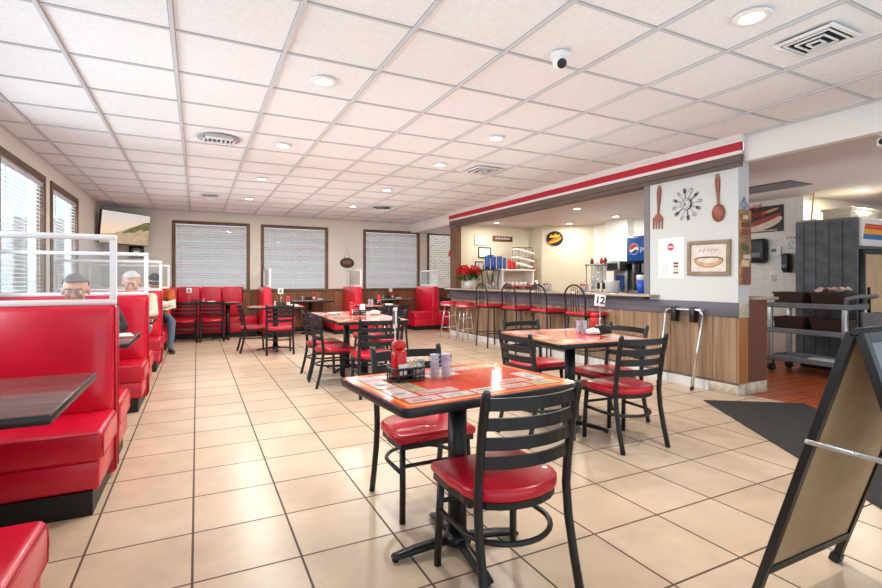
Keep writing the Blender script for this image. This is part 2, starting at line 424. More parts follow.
def blind(axis, c, a0, a1, inward, label, tilt, pitch=.046):
    a0 += .055; a1 -= .055; top = WZ1-.06; bot = WZ0+.035
    r = thing('window_blind', label, 'blind', (0, 0, 0), 0, 'white slat blinds in the windows')
    d = c-inward*.018
    def P(s, off, z): return (s, d+inward*off, z) if axis == 'y' else (d+inward*off, s, z)
    def bx(gg, s0, s1, o0, o1, z0, z1, rr=.006):
        p, q = P(s0, o0, z0), P(s1, o1, z1)
        gg.box(min(p[0], q[0]), max(p[0], q[0]), min(p[1], q[1]), max(p[1], q[1]), z0, z1, r=rr, seg=1)
    g = MB(); bx(g, a0, a1, -.03, .03, top-.05, top); g.build('headrail', M_slat, r)
    g = MB(); bx(g, a0, a1, -.025, .025, bot, bot+.022); g.build('bottom_rail', M_slat, r)
    g = MB(); z = bot+.045; hw = .024
    while z < top-.06:
        dy, dz = hw*cos(tilt), hw*sin(tilt)
        for k in (0, 1):
            o0 = -dy+k*dy; o1 = o0+dy; z0 = z-dz+k*dz; z1 = z0+dz
            b0 = .004 if k == 1 else 0; b1 = .004 if k == 0 else 0
            g.quad(P(a0, o0, z0+b0), P(a1, o0, z0+b0), P(a1, o1, z1+b1), P(a0, o1, z1+b1))
        z += pitch
    o = g.build('slats', M_slat, r)
    g = MB()
    for s in (a0+.16, a1-.16, (a0+a1)/2): g.tube([P(s, .027, bot), P(s, .027, top)], .002, 5)
    g.tube([P(a0+.1, .035, top-.02), P(a0+.1, .035, top-.75)], .004, 6)
    g.build('cord', M_white, r)
    return r
n = 1
for i, (a, b) in enumerate(backwins):
    window(n, 'y', YB, a, b, -1)
    if i < 3: blind('y', YB, a, b, -1, ['white slat blind in the back window above the red wall bench, leftmost on back wall', 'white slat blind in the second back window, left of the oval plaque', 'white slat blind in the third back window, right of the oval plaque'][i], radians(-38))
    n += 1
for i, (a, b) in enumerate(leftwins):
    window(n, 'x', XL, a, b, 1)
    if i >= 2: blind('x', XL, a, b, 1, ['half-open white slat blind in left wall window nearer the camera', 'half-open white slat blind in left wall window by the television'][i-2], radians(-12))
    n += 1
# exterior
struct(MB().box(-6, 14, YB+3.2, YB+3.4, -.3, 2.7).build('wall_exterior', M_brick), 'pale brick building outside')
struct(MB().box(-14, XL-.16, -6, YB+6, -.4, -.3).build('ground_exterior_side', M_ground), 'paved ground outside the left windows')
struct(MB().box(XL-.16, 14, YB+.2, YB+6, -.4, -.3).build('ground_exterior', M_ground), 'paved ground outside the back windows')

# bar-side walls
struct(MB().box(XB+.08, 7.1, YW, YW+.12, 0, ZC2).build('wall_bar_back', M_wallbar), 'warm cream wall behind the bar')
g = MB(); g.prism([(7.1, 9.42), (7.1, 8.9), (7.9, 8.1), (8.2, 8.1), (8.2, 9.42)], 0, ZC2); struct(g.build('wall_bar_angled', M_wallbar), 'angled cream wall behind the bar')
struct(MB().box(7.9, 8.05, 3.95, 8.1, 0, ZC2).build('wall_kitchen_side', M_whitetile), 'white tiled side wall behind bar and kitchen')
struct(MB().box(8.05, 11.2, 3.95, 4.1, 0, ZC2).build('wall_kitchen_back', M_wallbar), 'cream kitchen wall behind the cooler')
struct(MB().box(11.1, 11.2, Y0, 3.95, 0, ZC2).build('wall_right', M_wallwhite), 'white far right wall')
g = MB(); g.box(7.72, 7.9, 7.0, 7.6, 0, ZC2); struct(g.build('pillar_bar', M_wallwhite), 'white pillar beside the soda machine')

# bar front: white wall panel, header, soffits, fascia
struct(MB().box(XB, XB+.18, YP, 4.16, .955, ZC2).build('wall_bar_front', mat('panel_white_paint', (212, 214, 214), .8, noise=(2, .02))), 'white wall panel holding the clock and cutlery')
struct(MB().box(XB+.01, XB+.17, 4.16, YW, 2.35, ZC2+.05).build('beam_bar', M_brownbeam), 'beam over the bar opening')
struct(MB().box(XB, XB+.1, YW+.06, YB, ZC2, ZC+.05).build('soffit_far', M_wallwhite), 'white soffit beyond the bar')
struct(MB().box(XB+.03, XB+.13, Y0, YP-.04, 2.40, ZC+.05).build('soffit_near', M_wallwhite), 'white header above the kitchen opening')
YA, YZ = 3.03, YW+.06
struct(MB().box(XB-.03, XB, YA, YZ, 2.345, 2.47).build('trim_4', M_brownbeam), 'taupe beam strip under the red stripe')
struct(MB().box(XB-.034, XB, YA+.01, YZ, 2.385, 2.392).build('trim_9', M_blackkick), 'thin dark groove in the taupe beam')
struct(MB().box(XB-.035, XB, YA, YZ, 2.47, 2.505).build('trim_5', M_trimwhite), 'thin white stripe under the red stripe')
struct(MB().box(XB-.04, XB, YA, YZ, 2.505, 2.59).build('trim_6', M_redstripe), 'red stripe along the bar fascia')
g = MB(); prof = [(0, 2.59), (-.048, 2.59), (-.052, 2.606), (-.066, 2.612), (-.078, 2.632), (-.092, 2.638), (-.098, 2.655), (0, 2.655)]
t = bmesh.new()
A = [t.verts.new((XB+a, YA-.03, z)) for a, z in prof]; B = [t.verts.new((XB+a, YZ, z)) for a, z in prof]
k = len(prof); t.faces.new(A); t.faces.new(list(reversed(B)))
for i in range(k): t.faces.new((A[i], B[i], B[(i+1) % k], A[(i+1) % k]))
bmesh.ops.recalc_face_normals(t, faces=t.faces); g.merge(t, None, 0, False)
struct(g.build('trim_7', M_trimwhite), 'white crown moulding above the red stripe')
g = MB(); g.box(XB-.012, XB+.1, 4.161, 4.235, 1.0, 2.35); struct(g.build('post_bar_near', M_jamb), 'grey jamb of the bar opening')
g = MB(); g.box(XB-.01, XB+.12, YW-.2, YW+.06, 1.0, 2.35); struct(g.build('post_bar_far', M_post), 'brown post at the far end of the bar')

# bar counter
bar = thing('bar_counter', 'long wood-panelled bar counter with mauve band and white tile base', 'counter', (XB, YP, 0))
def at_bar(o): o.location = (-XB, -YP, 0); return o
at_bar(MB().box(XB, XB+.17, YP, YW+.05, .12, .8).build('wood_panel', M_barwood, bar))
at_bar(MB().box(XB-.012, XB+.17, YP-.012, YW+.06, .8, .955, r=.004, seg=1).build('apron_band', M_mauve, bar))
at_bar(MB().box(XB, XB+.17, 4.25, YW+.05, .955, .985).build('top_support', M_mauve, bar))
at_bar(MB().box(XB-.008, XB+.17, 3.39, YW+.05, 0, .12).build('tile_base', M_tilebase, bar))
at_bar(MB().box(XB-.012, XB+.17, YP-.005, 3.39, 0, .12, r=.003, seg=1).build('chipped_base', M_chipped, bar))
at_bar(MB().box(XB-.014, XB+.01, YP-.006, YW, .105, .128, r=.003, seg=1).build('base_rail', M_brownbeam, bar))
at_bar(MB().box(XB-.004, XB+.15, YP-.012, YP, .12, .8).build('corner_board', M_orangewood, bar))
at_bar(MB().box(XB-.006, XB+.155, YP-.018, YP-.012, .8, .955, r=.002, seg=1).build('peeling_patch', M_chipped, bar))
pier = thing('brown_pier', 'low brown boxed pier with stone cap at the end of the bar', 'pier', (5.3, YP+.1, 0))
MB().box(-.155, .17, -.10, .5, .12, .975).build('pier_box', M_pier, pier)
MB().box(-.155, .16, -.1, .0, 0, .12, r=.004, seg=1).build('pier_base', M_chipped, pier).location = (0, -.008, 0)
MB().box(-.09, .32, -.14, .5, .975, 1.01, r=.01).build('stone_cap', M_granite, pier)
ct = MB().box(XB-.17, XB+.42, 4.02, YW+.04, .986, 1.016, r=.008).build('granite_countertop', M_granite)
tag(ct, 'speckled granite countertop running along the bar', 'countertop')

# ------------------------------------------------------------------ booths (left wall)
def make_booth():
    r = thing('booth_bench', '', 'bench', (0, 0, 0), 0, 'red double booth benches along the left wall')
    x0, x1 = XL+.025, -.44
    MB().box(x0, x1, -.055, .055, .03, 1.035, r=.012).build('end_panel', M_red, r)
    for s in (-1, 1):
        g = MB(); t = bmesh.new(); rings = []
        for z, dep, ins in ((.41, .105, .0), (.43, .118, .0), (.55, .112, 0), (.75, .102, 0), (.95, .09, 0), (1.0, .084, .0), (1.022, .074, .006), (1.031, .058, .014)):
            xe = x1-.004-ins; pl = [(x0, .045), (x0, dep)]
            for k in range(9):
                a = pi/2*k/8; pl.append((xe-.13+.13*sin(a), .05+(dep-.05)*cos(a)))
            pl.append((xe, .045)); rings.append([t.verts.new((x, s*y, z)) for x, y in pl])
        for A, B in zip(rings, rings[1:]):
            for k in range(len(A)): t.faces.new((A[k], A[(k+1) % len(A)], B[(k+1) % len(A)], B[k]))
        t.faces.new(rings[0]); t.faces.new(rings[-1]); bmesh.ops.recalc_face_normals(t, faces=t.faces)
        g.merge(t, None, 0, True); g.build('backrest', M_red, r)
        g = MB(); a, b = sorted((s*.06, s*.565)); g.box(x0, x1+.012, a, b, .265, .42, r=.03, seg=4); st = g.build('seat', M_red, r)
        g = MB(); e = x1+.0125
        for zz in (.285, .402): g.tube([(e-.003, s*.09, zz), (e-.003, s*.535, zz)], .005, 6)
        g.tube([(e-.003, s*.54, .285), (e-.003, s*.55, .34), (e-.003, s*.54, .402)], .005, 6)
        g.tube([(x0+.02, s*.556, .408), (x1-.01, s*.556, .408)], .005, 6)
        g.build('piping', M_redseam, st)
        a, b = sorted((s*.06, s*.55)); MB().box(x0, x1-.006, a, b, .12, .268, r=.012).build('seat_base', M_red, r)
        a, b = sorted((s*.03, s*.56)); MB().box(x0, x1-.032, a, b, 0, .12).build('toe_kick', M_blackkick, r)
    g = MB()
    for s in (-1, 1): g.tube([(x1+.001, s*.05, .05), (x1+.001, s*.05, 1.02)], .006, 6)
    g.tube([(x1, -.05, 1.032), (x0, -.05, 1.032)], .005, 6); g.build('piping', M_redseam, r)
    return r
BY = [1.40, 3.52, 5.65, 7.80, 9.95]
bl = ['red vinyl booth bench nearest the camera, only its seat end showing', 'red vinyl double booth bench under the nearest plexiglass divider', 'red vinyl double booth bench behind the man in the dark jacket, second divider on it',
      'red vinyl double booth bench behind the white-haired man', 'red vinyl double booth bench behind the man in the orange shirt, last of the row']
bo = make_booth()
for i, y in enumerate(BY):
    if i == 0: bo.location = (0, y, 0); bo['label'] = bl[0]
    else: dup(bo, (0, y, 0), 0, bl[i])

def make_divider(L, hgt, label, fr=.034, axis='x'):
    r = thing('plexiglass_divider', label, 'divider', (0, 0, 0), 0, 'clear framed dividers on the booth backs')
    MB().box(0, L, -.017, .017, 0, fr, r=.004, seg=1).build('bottom_rail', M_white, r)
    MB().box(0, L, -.017, .017, hgt-fr, hgt, r=.004, seg=1).build('top_rail', M_white, r)
    for a in (0, L-fr): MB().box(a, a+fr, -.017, .017, fr, hgt-fr).build('post', M_white, r)
    MB().box(fr, L-fr, -.003, .003, fr, hgt-fr).build('pane', M_plexi, r)
    return r
dl = ['large white-framed clear divider on the nearest booth back', 'white-framed clear divider on the second booth back, white-haired man seen through it',
      'white-framed clear divider on the third booth back, capped man behind it', 'white-framed clear divider on the last booth back by the wall bench']
d0 = make_divider(1.2, .425, dl[0])
for i, y in enumerate(BY[1:]):
    if i == 0: d0.location = (XL+.03, y, 1.036)
    else: dup(d0, (XL+.03, y, 1.036), 0, dl[i])

def make_booth_table(label):
    r = thing('booth_table', label, 'table', (0, 0, 0), 0, 'dark booth tables by the left wall')
    x0, x1 = XL+.03, -.458
    MB().box(x0, x1-.006, -.425, .435, .682, .716, r=.003, seg=1).build('tabletop', M_tabledark, r)
    g = MB()
    g.box(x1-.007, x1, -.43, .44, .68, .715, r=.003, seg=1); g.box(x0, x1, -.432, -.424, .68, .715, r=.003, seg=1); g.box(x0, x1, .434, .442, .68, .715, r=.003, seg=1)
    g.build('edge_band', M_blackplastic, r)
    g = MB(); g.lathe([(.04, .02), (.04, .68)], (-1.08, 0, 0)); g.build('column', M_black, r)
    g = MB(); g.lathe([(.16, 0), (.16, .012), (.05, .035), (0, .035)], (-1.08, 0, 0)); g.build('base', M_black, r)
    return r
tl = ['dark mahogany booth table nearest the camera, bare', 'dark booth table in front of the man in the dark jacket', 'dark booth table in front of the white-haired man', 'dark booth table in front of the man with newspaper']
bt = make_booth_table(tl[0])
for i in range(4):
    y = 2.545+2.135*i
    if i == 0: bt.location = (0, y, 0)
    else: dup(bt, (0, y, 0), 0, tl[i])
p = MB().box(-.1, .1, -.14, .14, 0, .003).build('paper_placemat', M_paper, None, (-.60, 4.9, .718), .2); tag(p, 'white paper sheet on the second booth table', 'paper')

# wall bench along the back wall
r = thing('banquette_bench', 'long red channel-tufted wall bench under the left back window', 'bench', (0, YB-.03, 0))
x0, x1 = -1.62, .91
k = 0; xx = x0
pw = .42
while xx < x1-.01:
    w = min(pw, x1-xx)
    MB().box(xx+.003, xx+w-.003, -.13, -.01, .42, 1.05, r=.028, seg=3).build('back_cushion', M_red, r); xx += w
MB().box(x0, 1.16, -.55, -.1, .29, .42, r=.03, seg=3).build('seat', M_red, r)
MB().box(x0, 1.155, -.53, -.01, .1, .30, r=.01).build('seat_base', M_red, r)
MB().box(x0, 1.15, -.50, -.01, 0, .1).build('toe_kick', M_blackkick, r)

# booths standing out from the back wall
def make_back_booth(sides=(-1, 1)):
    r = thing('back_booth_bench', '', 'bench', (0, 0, 0), 0, 'red booth benches standing out from the back wall')
    L0, L1 = -1.1, -.04       # along y from near end to wall
    g = MB(); t = bmesh.new(); bmesh.ops.create_cube(t, size=1)
    for v in t.verts:
        hw = .075 if v.co.z > 0 else .125
        v.co = Vector((hw if v.co.x > 0 else -hw, L0 if v.co.y < 0 else L1, 1.035 if v.co.z > 0 else .1))
    bmesh.ops.bevel(t, geom=list(t.edges), offset=.03, segments=3, profile=.5, affect='EDGES'); g.merge(t, None, 0, True)
    g.build('backrest', M_red, r)
    for s in sides:
        a, b = sorted((s*.10, s*.56)); g = MB(); g.box(a, b, L0+.01, L1, .28, .43, r=.03, seg=3); g.build('seat', M_red, r)
        a, b = sorted((s*.08, s*.54)); g = MB(); g.box(a, b, L0+.02, L1, .1, .285, r=.01); g.build('seat_base', M_red, r)
    MB().box(-.52 if -1 in sides else -.08, .52, L0+.04, L1, 0, .1).build('toe_kick', M_blackkick, r)
    return r
bbx = [1.30, 3.24, 5.155]
bb0 = make_back_booth((1,)); bb = make_back_booth()
lab = ['narrow red booth back seen edge-on between the first two back windows', 'red booth back below the oval plaque, between second and third back windows', 'large red booth bench nearest the chrome stools and bar end']
for i, x in enumerate(bbx):
    if i == 0: bb0.location = (x, YB, 0); bb0['label'] = lab[0]
    elif i == 1: bb.location = (x, YB, 0); bb['label'] = lab[1]
    else: dup(bb, (x, YB, 0), 0, lab[i])
lab = ['small clear divider on the edge-on booth back between the first two back windows', 'small clear divider on the booth back below the oval plaque', 'small clear divider on the booth bench nearest the bar end']
dd = make_divider(1.02, .40, lab[0], fr=.045)
for i, x in enumerate(bbx):
    if i == 0: dd.location = (x+.055, YB-1.085, 1.036); dd.rotation_euler = (0, 0, pi/2)
    else: dup(dd, (x+.055, YB-1.085, 1.036), pi/2, lab[i])
def wall_table(x, w, label):
    r = thing('wall_table', label, 'table', (x, YB-.06, 0), 0, 'dark tables against the back wall')
    MB().box(-w/2, w/2, -.95, 0, .712, .744, r=.008).build('tabletop', M_tabledark, r)
    g = MB(); g.box(-w/2-.004, w/2+.004, -.956, -.948, .71, .742, r=.003, seg=1); g.build('edge_band', M_blackplastic, r)
    g = MB(); g.lathe([(.04, .02), (.04, .712)], (0, -.5, 0)); g.build('column', M_black, r)
    g = MB(); g.lathe([(.22, 0), (.22, .012), (.05, .035), (0, .035)], (0, -.5, 0)); g.build('base', M_black, r)
    return r
wall_table(2.27, .86, 'dark wall table under the second back window')
wall_table(4.2, .82, 'dark wall table under the third back window, left of the big red booth')
wall_table(6.15, .8, 'dark wall table right of the big red booth, behind the chrome stools')

# ------------------------------------------------------------------ chairs
def make_chair():
    r = thing('dining_chair', '', 'chair', (0, 0, 0), 0, 'black ladder-back dining chairs with red seats')
    # seat pad
    out = [(-.212, .205), (.212, .205), (.22, .05)]
    for k in range(0, 13):
        a = -.15+(pi+.3)*k/12; out.append((.213*cos(a), -.045-.155*max(-.2, sin(a))))
    out.append((-.22, .05))
    poly = [(x, y) for x, y in out]
    # order counter-clockwise
    poly = sorted(poly, key=lambda p: atan2(p[1], p[0]))
    MB().prism(poly, .382, .432, r=.02, smooth=True).build('seat', M_redchair, r)
    sc = [(x*.96, y*.96) for x, y in poly]
    MB().prism(sc, .358, .384).build('seat_frame', M_black, r)
    pr = .0162
    for s in (-1, 1):
        MB().tube([(s*.182, .165, .36), (s*.186, .178, .2), (s*.19, .185, 0)], pr, 8).build('leg', M_black, r)
        MB().tube([(s*.204, -.232, 0), (s*.203, -.195, .14), (s*.201, -.166, .28), (s*.200, -.155, .40), (s*.200, -.163, .5), (s*.202, -.186, .66), (s*.204, -.215, .785), (s*.204, -.222, .805)],
                  [pr*1.05]*7+[pr*.8], 8).build('leg', M_black, r)
    for zc in (.757, .685, .613, .541):
        g = MB(); hh = .022
        t = bmesh.new(); N = 9; rows = []
        for k in range(N):
            u = -1+2*k/(N-1); x = .198*u; yb = -.163-.045*max(0, (zc-.5))/.28*1.0
            yb = -.158-(zc-.5)*.19; y = yb-.05*(1-u*u)
            arch = 0
            rows.append([t.verts.new((x, y+dy, zc+dz+arch)) for dy, dz in ((-.006, -hh), (.006, -hh), (.006, hh), (-.006, hh))])
        for A, B in zip(rows, rows[1:]):
            for q in range(4): t.faces.new((A[q], B[q], B[(q+1) % 4], A[(q+1) % 4]))
        t.faces.new(rows[0]); t.faces.new(list(reversed(rows[-1])))
        bmesh.ops.recalc_face_normals(t, faces=t.faces); g.merge(t, None, 0, False)
        g.build('back_slat', M_black, r)
    # hoop stretcher round the back
    pts = [(-.186, .17, .235)]
    for k in range(0, 15):
        a = pi+pi*k/14; pts.append((.186*cos(a), -.02+.165*sin(a)*1.05, .235))
    pts.append((.186, .17, .235))
    MB().tube(pts, .011, 7).build('hoop_stretcher', M_black, r)
    MB().tube([(-.186, .172, .27), (.186, .172, .27)], .010, 7).build('front_stretcher', M_black, r)
    return r
CH = [  # x, y, facing angle (0 = +Y), label
    (1.088, 1.622, 0, 'black ladder-back chair with red seat nearest the camera, its back to us'),
    (1.088, 2.375, 180, 'black ladder-back chair on the far side of the front table, behind the ketchup'),
    (2.81, 2.60, -4, 'black ladder-back chair on the near side of the table numbered 12, red seat shining'),
    (2.33, 2.97, -92, 'black ladder-back chair at the left side of the table numbered 12'),
    (2.87, 3.71, 180, 'black ladder-back chair on the far side of the table numbered 12, by the bar stools'),
    (3.16, 3.06, 88, 'black ladder-back chair at the right side of the table numbered 12, by the tray stand'),
    (1.40, 5.52, -90, 'black ladder-back chair at left of the long middle table, nearer of two'),
    (1.42, 6.08, -90, 'black ladder-back chair at left of the long middle table, farther of two'),
    (1.67, 4.86, -3, 'black ladder-back chair at the near end of the long middle table, its back to us'),
    (2.24, 6.08, 90, 'black ladder-back chair at right of the long middle table, nearer of two'),
    (2.24, 6.66, 90, 'black ladder-back chair at right of the long middle table, farther of two'),
    (2.90, 7.56, 0, 'black ladder-back chair in front of the small table below the oval plaque'),
    (.85, 8.63, -88, 'black ladder-back chair seen side-on at left of the far table with white cards'),
    (1.20, 8.20, -4, 'black ladder-back chair at the near side of the far white-carded table, back to us'),
    (-.20, 10.45, 0, 'black ladder-back chair at the wall bench table, beside the man with newspaper'),
    (.262, 10.45, 0, 'black ladder-back chair at the wall bench table, right one of the pair'),
]
c0 = make_chair()
for i, (x, y, a, lb) in enumerate(CH):
    if i == 0: c0.location = (x, y, 0); c0.rotation_euler = (0, 0, radians(a)); c0['label'] = lb
    else: dup(c0, (x, y, 0), radians(a), lb)

# ------------------------------------------------------------------ tables with the printed adverts
def make_table(w, d, label, base_rot=0, rz=0, loc=(0, 0, 0), seed=1, z=.744, bx=0):
    r = thing('dining_table', label, 'table', loc, rz, 'orange printed dining tables')
    rnd = random.Random(seed)
    g = MB()
    t = bmesh.new(); bmesh.ops.create_cube(t, size=1)
    for v in t.verts: v.co = Vector((v.co.x*(w-.012), v.co.y*(d-.012), z-.016+v.co.z*.030))
    es = [e for e in t.edges if abs(e.verts[0].co.z-e.verts[1].co.z) > .01]
    bmesh.ops.bevel(t, geom=es, offset=.03, segments=4, profile=.5, affect='EDGES'); g.merge(t, None, 0, False)
    def flat(x0, x1, y0, y1, zz, mi, ang=0):
        cx, cy = (x0+x1)/2, (y0+y1)/2; pts = []
        for px, py in ((x0, y0), (x1, y0), (x1, y1), (x0, y1)):
            dx, dy = px-cx, py-cy
            pts.append((cx+dx*cos(ang)-dy*sin(ang), cy+dx*sin(ang)+dy*cos(ang), zz))
        g.quad(*pts, mi=mi)
    zt = z-.001
    W, D = w/2, d/2
    # border: orange band and pale line
    for (a, b, e, mi, zz) in ((.02, .045, 0, 6, .0004), (.034, .039, 0, 1, .0007)):
        flat(-W+a, W-a, -D+a, -D+b, zt+zz, mi); flat(-W+a, W-a, D-b, D-a, zt+zz, mi)
        flat(-W+a, -W+b, -D+b, D-b, zt+zz, mi); flat(W-b, W-a, -D+b, D-b, zt+zz, mi)
    # adverts round the edge in two staggered rings
    def ring(inset, cw, ch, skip):
        nx = int((w-2*inset)/cw); step = (w-2*inset)/nx
        for s in (-1, 1):
            for k in range(nx):
                if rnd.random() < skip: continue
                x0 = -W+inset+k*step+.006; y0 = s*(D-inset-ch/2)
                m = rnd.choice([2, 2, 2, 3, 3, 4, 5]); q = rnd.uniform(.75, 1)
                flat(x0, x0+(step-.012), y0-ch/2*q, y0+ch/2*q, zt+.0006, m)
                if m != 5:
                    for j in range(rnd.choice([1, 2])):
                        yy = y0-ch/2*q+ch*q*(.25+.32*j); flat(x0+.015, x0+(step-.012)*rnd.uniform(.45, .85), yy, yy+ch*.12, zt+.0009, rnd.choice([5, 7, 7]))
        ny = max(1, int((d-2*inset-2*ch)/cw)); step = (d-2*inset-2*ch)/ny
        for s in (-1, 1):
            for k in range(ny):
                if rnd.random() < skip: continue
                y0 = -D+inset+ch+k*step+.006; x0 = s*(W-inset-ch/2)
                flat(x0-ch/2, x0+ch/2, y0, y0+step-.012, zt+.0006, rnd.choice([2, 2, 3, 4, 5]))
                flat(x0-ch*.35, x0+ch*.2, y0+step*.3, y0+step*.45, zt+.0009, 7)
    ring(.055, .135, .085, .06)
    ring(.15, .15, .07, .38)
    g.build('tabletop', [M_laminate, M_lamline, M_adwhite, M_adpink, M_adyellow, M_addark, M_lamorange, M_greyink], r)
    g = MB(); rp = []
    rr = .035
    for cx, cy, a0 in ((W-rr, D-rr, 0), (-W+rr, D-rr, pi/2), (-W+rr, -D+rr, pi), (W-rr, -D+rr, 3*pi/2)):
        for k in range(5): rp.append((cx+rr*cos(a0+k*pi/8), cy+rr*sin(a0+k*pi/8)))
    n = len(rp); t = bmesh.new()
    prof = [(-.012, z-.0015), (-.002, z-.0025), (0, z-.009), (0, z-.03), (-.004, z-.036), (-.03, z-.036)]
    rings = []
    for o_, zz in prof:
        ring_ = []
        for (x, y) in rp:
            L = Vector((x, y)); c = Vector((max(-W+rr, min(W-rr, x)), max(-D+rr, min(D-rr, y)))); nn = (L-c); nn = nn.normalized() if nn.length > 1e-6 else Vector((0, 0))
            ring_.append(t.verts.new((x+nn.x*o_, y+nn.y*o_, zz)))
        rings.append(ring_)
    for A, B in zip(rings, rings[1:]):
        for k in range(n): t.faces.new((A[k], A[(k+1) % n], B[(k+1) % n], B[k]))
    t.faces.new(rings[-1]); bmesh.ops.recalc_face_normals(t, faces=t.faces); g.merge(t, None, 0, True)
    g.build('edge_band', M_black, r)
    g = MB(); g.lathe([(.042, .05), (.042, z-.036)], n=18); g.build('column', M_black, r).location = (bx, 0, 0)
    g = MB(); g.box(-.13, .13, -.13, .13, z-.05, z-.036); g.build('mounting_plate', M_black, r).location = (bx, 0, 0)
    g = MB(); g.lathe([(.05, .025), (.062, .03), (.06, .055), (.046, .075), (.0, .075)], n=18); g.build('hub', M_black, r).location = (bx, 0, 0)
    for k in range(4):
        a = base_rot+k*pi/2; c, s = cos(a), sin(a)
        g = MB(); pts = [(.03, .05), (.12, .042), (.2, .034), (.265, .024), (.30, .016)]
        t = bmesh.new(); rws = []
        for (q, zz) in pts:
            hw = .026-.02*max(0, (.06-q)); hgt = .022 if q < .25 else .016
            rws.append([t.verts.new((q*c-s*y, q*s+c*y, zz+dz)) for y, dz in ((-hw, -hgt*.6), (hw, -hgt*.6), (hw*.8, hgt*.5), (-hw*.8, hgt*.5))])
        for A, B in zip(rws, rws[1:]):
            for q in range(4): t.faces.new((A[q], B[q], B[(q+1) % 4], A[(q+1) % 4]))
        t.faces.new(rws[0]); t.faces.new(list(reversed(rws[-1]))); bmesh.ops.recalc_face_normals(t, faces=t.faces)
        bmesh.ops.bevel(t, geom=list(t.edges), offset=.004, segments=2, affect='EDGES', clamp_overlap=True)
        g.merge(t, None, 0, True)
        g.lathe([(.014, 0), (.014, .012)], (.285*c, .285*s, 0), n=10)
        g.build('base_foot', M_black, r).location = (bx, 0, 0)
    return r
make_table(.86, .64, 'orange advert-printed dining table nearest the camera', radians(-10), radians(5), (1.035, 1.885, 0), seed=3)
make_table(.86, .95, 'orange advert-printed dining table carrying the number 12 card', radians(38), radians(-5), (2.70, 3.03, 0), seed=5)
make_table(.80, .86, 'orange printed table in the middle of the room, nearer half of a joined pair', radians(50), radians(-2), (1.755, 5.44, 0), seed=8)
make_table(.80, .86, 'orange printed table in the middle of the room, farther half of a joined pair', radians(45), radians(-2), (1.785, 6.31, 0), seed=9)
make_table(.68, .86, 'orange printed table farther back in front of the oval plaque', 0, 0, (2.88, 8.25, 0), seed=10)
make_table(.90, .66, 'orange printed table far back, in front of edge-on booth', 0, radians(-3), (1.20, 8.63, 0), seed=11)
make_table(1.3, .46, 'orange printed table in front of the wall bench', 0, 0, (.14, 10.695, 0), seed=12, bx=.42)

# ------------------------------------------------------------------ table-top things
def ketchup(loc, label, rz=0):
    r = thing('ketchup_bottle', label, 'bottle', loc, rz, 'red ketchup bottles')
    g = MB(); g.lathe([(0, 0), (.031, 0), (.035, .006), (.036, .06), (.032, .08), (.035, .105), (.028, .122), (.016, .128)], n=18); g.build('body', M_ketchup, r)
    g = MB(); g.lathe([(.022, .126), (.032, .130), (.033, .148), (.026, .158), (.007, .163), (.004, .168), (0, .168)], n=16); g.build('cap', M_ketchup, r)
    g = MB(); N = 8
    for k in range(N):
        a0 = pi*.6+pi*.8*k/N; a1 = pi*.6+pi*.8*(k+1)/N; q = .0366
        g.quad((q*cos(a0), q*sin(a0), .015), (q*cos(a1), q*sin(a1), .015), (q*cos(a1), q*sin(a1), .062), (q*cos(a0), q*sin(a0), .062))
    g.build('label', M_paper, r)
    return r
def caddy(loc, label, rz=0, w=.15, d=.10, h=.055):
    r = thing('condiment_caddy', label, 'caddy', loc, rz, 'black wire condiment caddies')
    g = MB()
    for z in (.004, h*.5, h):
        q = .02
        pts = []
        for cx, cy, a0 in ((w/2-q, d/2-q, 0), (-w/2+q, d/2-q, pi/2), (-w/2+q, -d/2+q, pi), (w/2-q, -d/2+q, 3*pi/2)):
            for k in range(4): pts.append((cx+q*cos(a0+k*pi/6), cy+q*sin(a0+k*pi/6), z))
        g.tube(pts, .004 if z < h else .006, 6, closed=True)
    for k in range(7):
        x = -w/2+.012+(w-.024)*k/6
        g.tube([(x, -d/2, h), (x, -d/2, .004), (x, d/2, .004), (x, d/2, h)], .003, 5)
    for k in range(4):
        y = -d/2+.015+(d-.03)*k/3
        g.tube([(-w/2, y, h), (-w/2, y, .004), (w/2, y, .004), (w/2, y, h)], .003, 5)
    g.build('wire_basket', M_black, r)
    g = MB()
    g.box(.008, .014, -d/2+.01, d/2-.01, .006, h*.9); g.build('partition', M_black, r)
    return r
def packets(loc, label, rz=0):
    g = MB(); rn = random.Random(int(loc[0]*100))
    for k in range(6):
        g.box(-.018+k*.006, -.021+k*.006, -.03, .03, 0, .058+rn.uniform(-.006, .006), mi=k % 3 % 2, mx=rot('Y', rn.uniform(-5, 5)))
    o = g.build('sugar_packets', [M_paper, M_adyellow], None, loc, rz); return tag(o, label, 'sugar packets')
def number_stand(loc, s, label, rz=0, h=.30, sz=.085, w=None):
    r = thing('number_stand', label, 'sign', loc, rz, 'white table number cards on stands')
    g = MB(); g.lathe([(.022, 0), (.022, .006), (.004, .01), (.0035, h-sz*.9)], n=12); g.tube([(0, 0, .01), (0, 0, h-sz)], .0035, 6); g.build('stem', M_chrome, r)
    w = w or sz*.95; tl = TR(0, 0, h-sz/2) @ rot('Y', 7 if s == '12' else 0)
    MB().box(-w/2, w/2, -.003, .003, -sz/2, sz/2, r=.002, seg=1, mx=tl).build('card', M_paper, r)
    if s:
        text('numeral', s, sz*.86, tl @ TR(0, -.0035, 0) @ rot('X', 90), M_ink, r, bold=.0022)
        text('numeral', s, sz*.86, tl @ TR(0, .0035, 0) @ rot('Z', 180) @ rot('X', 90), M_ink, r, bold=.0022)
    return r
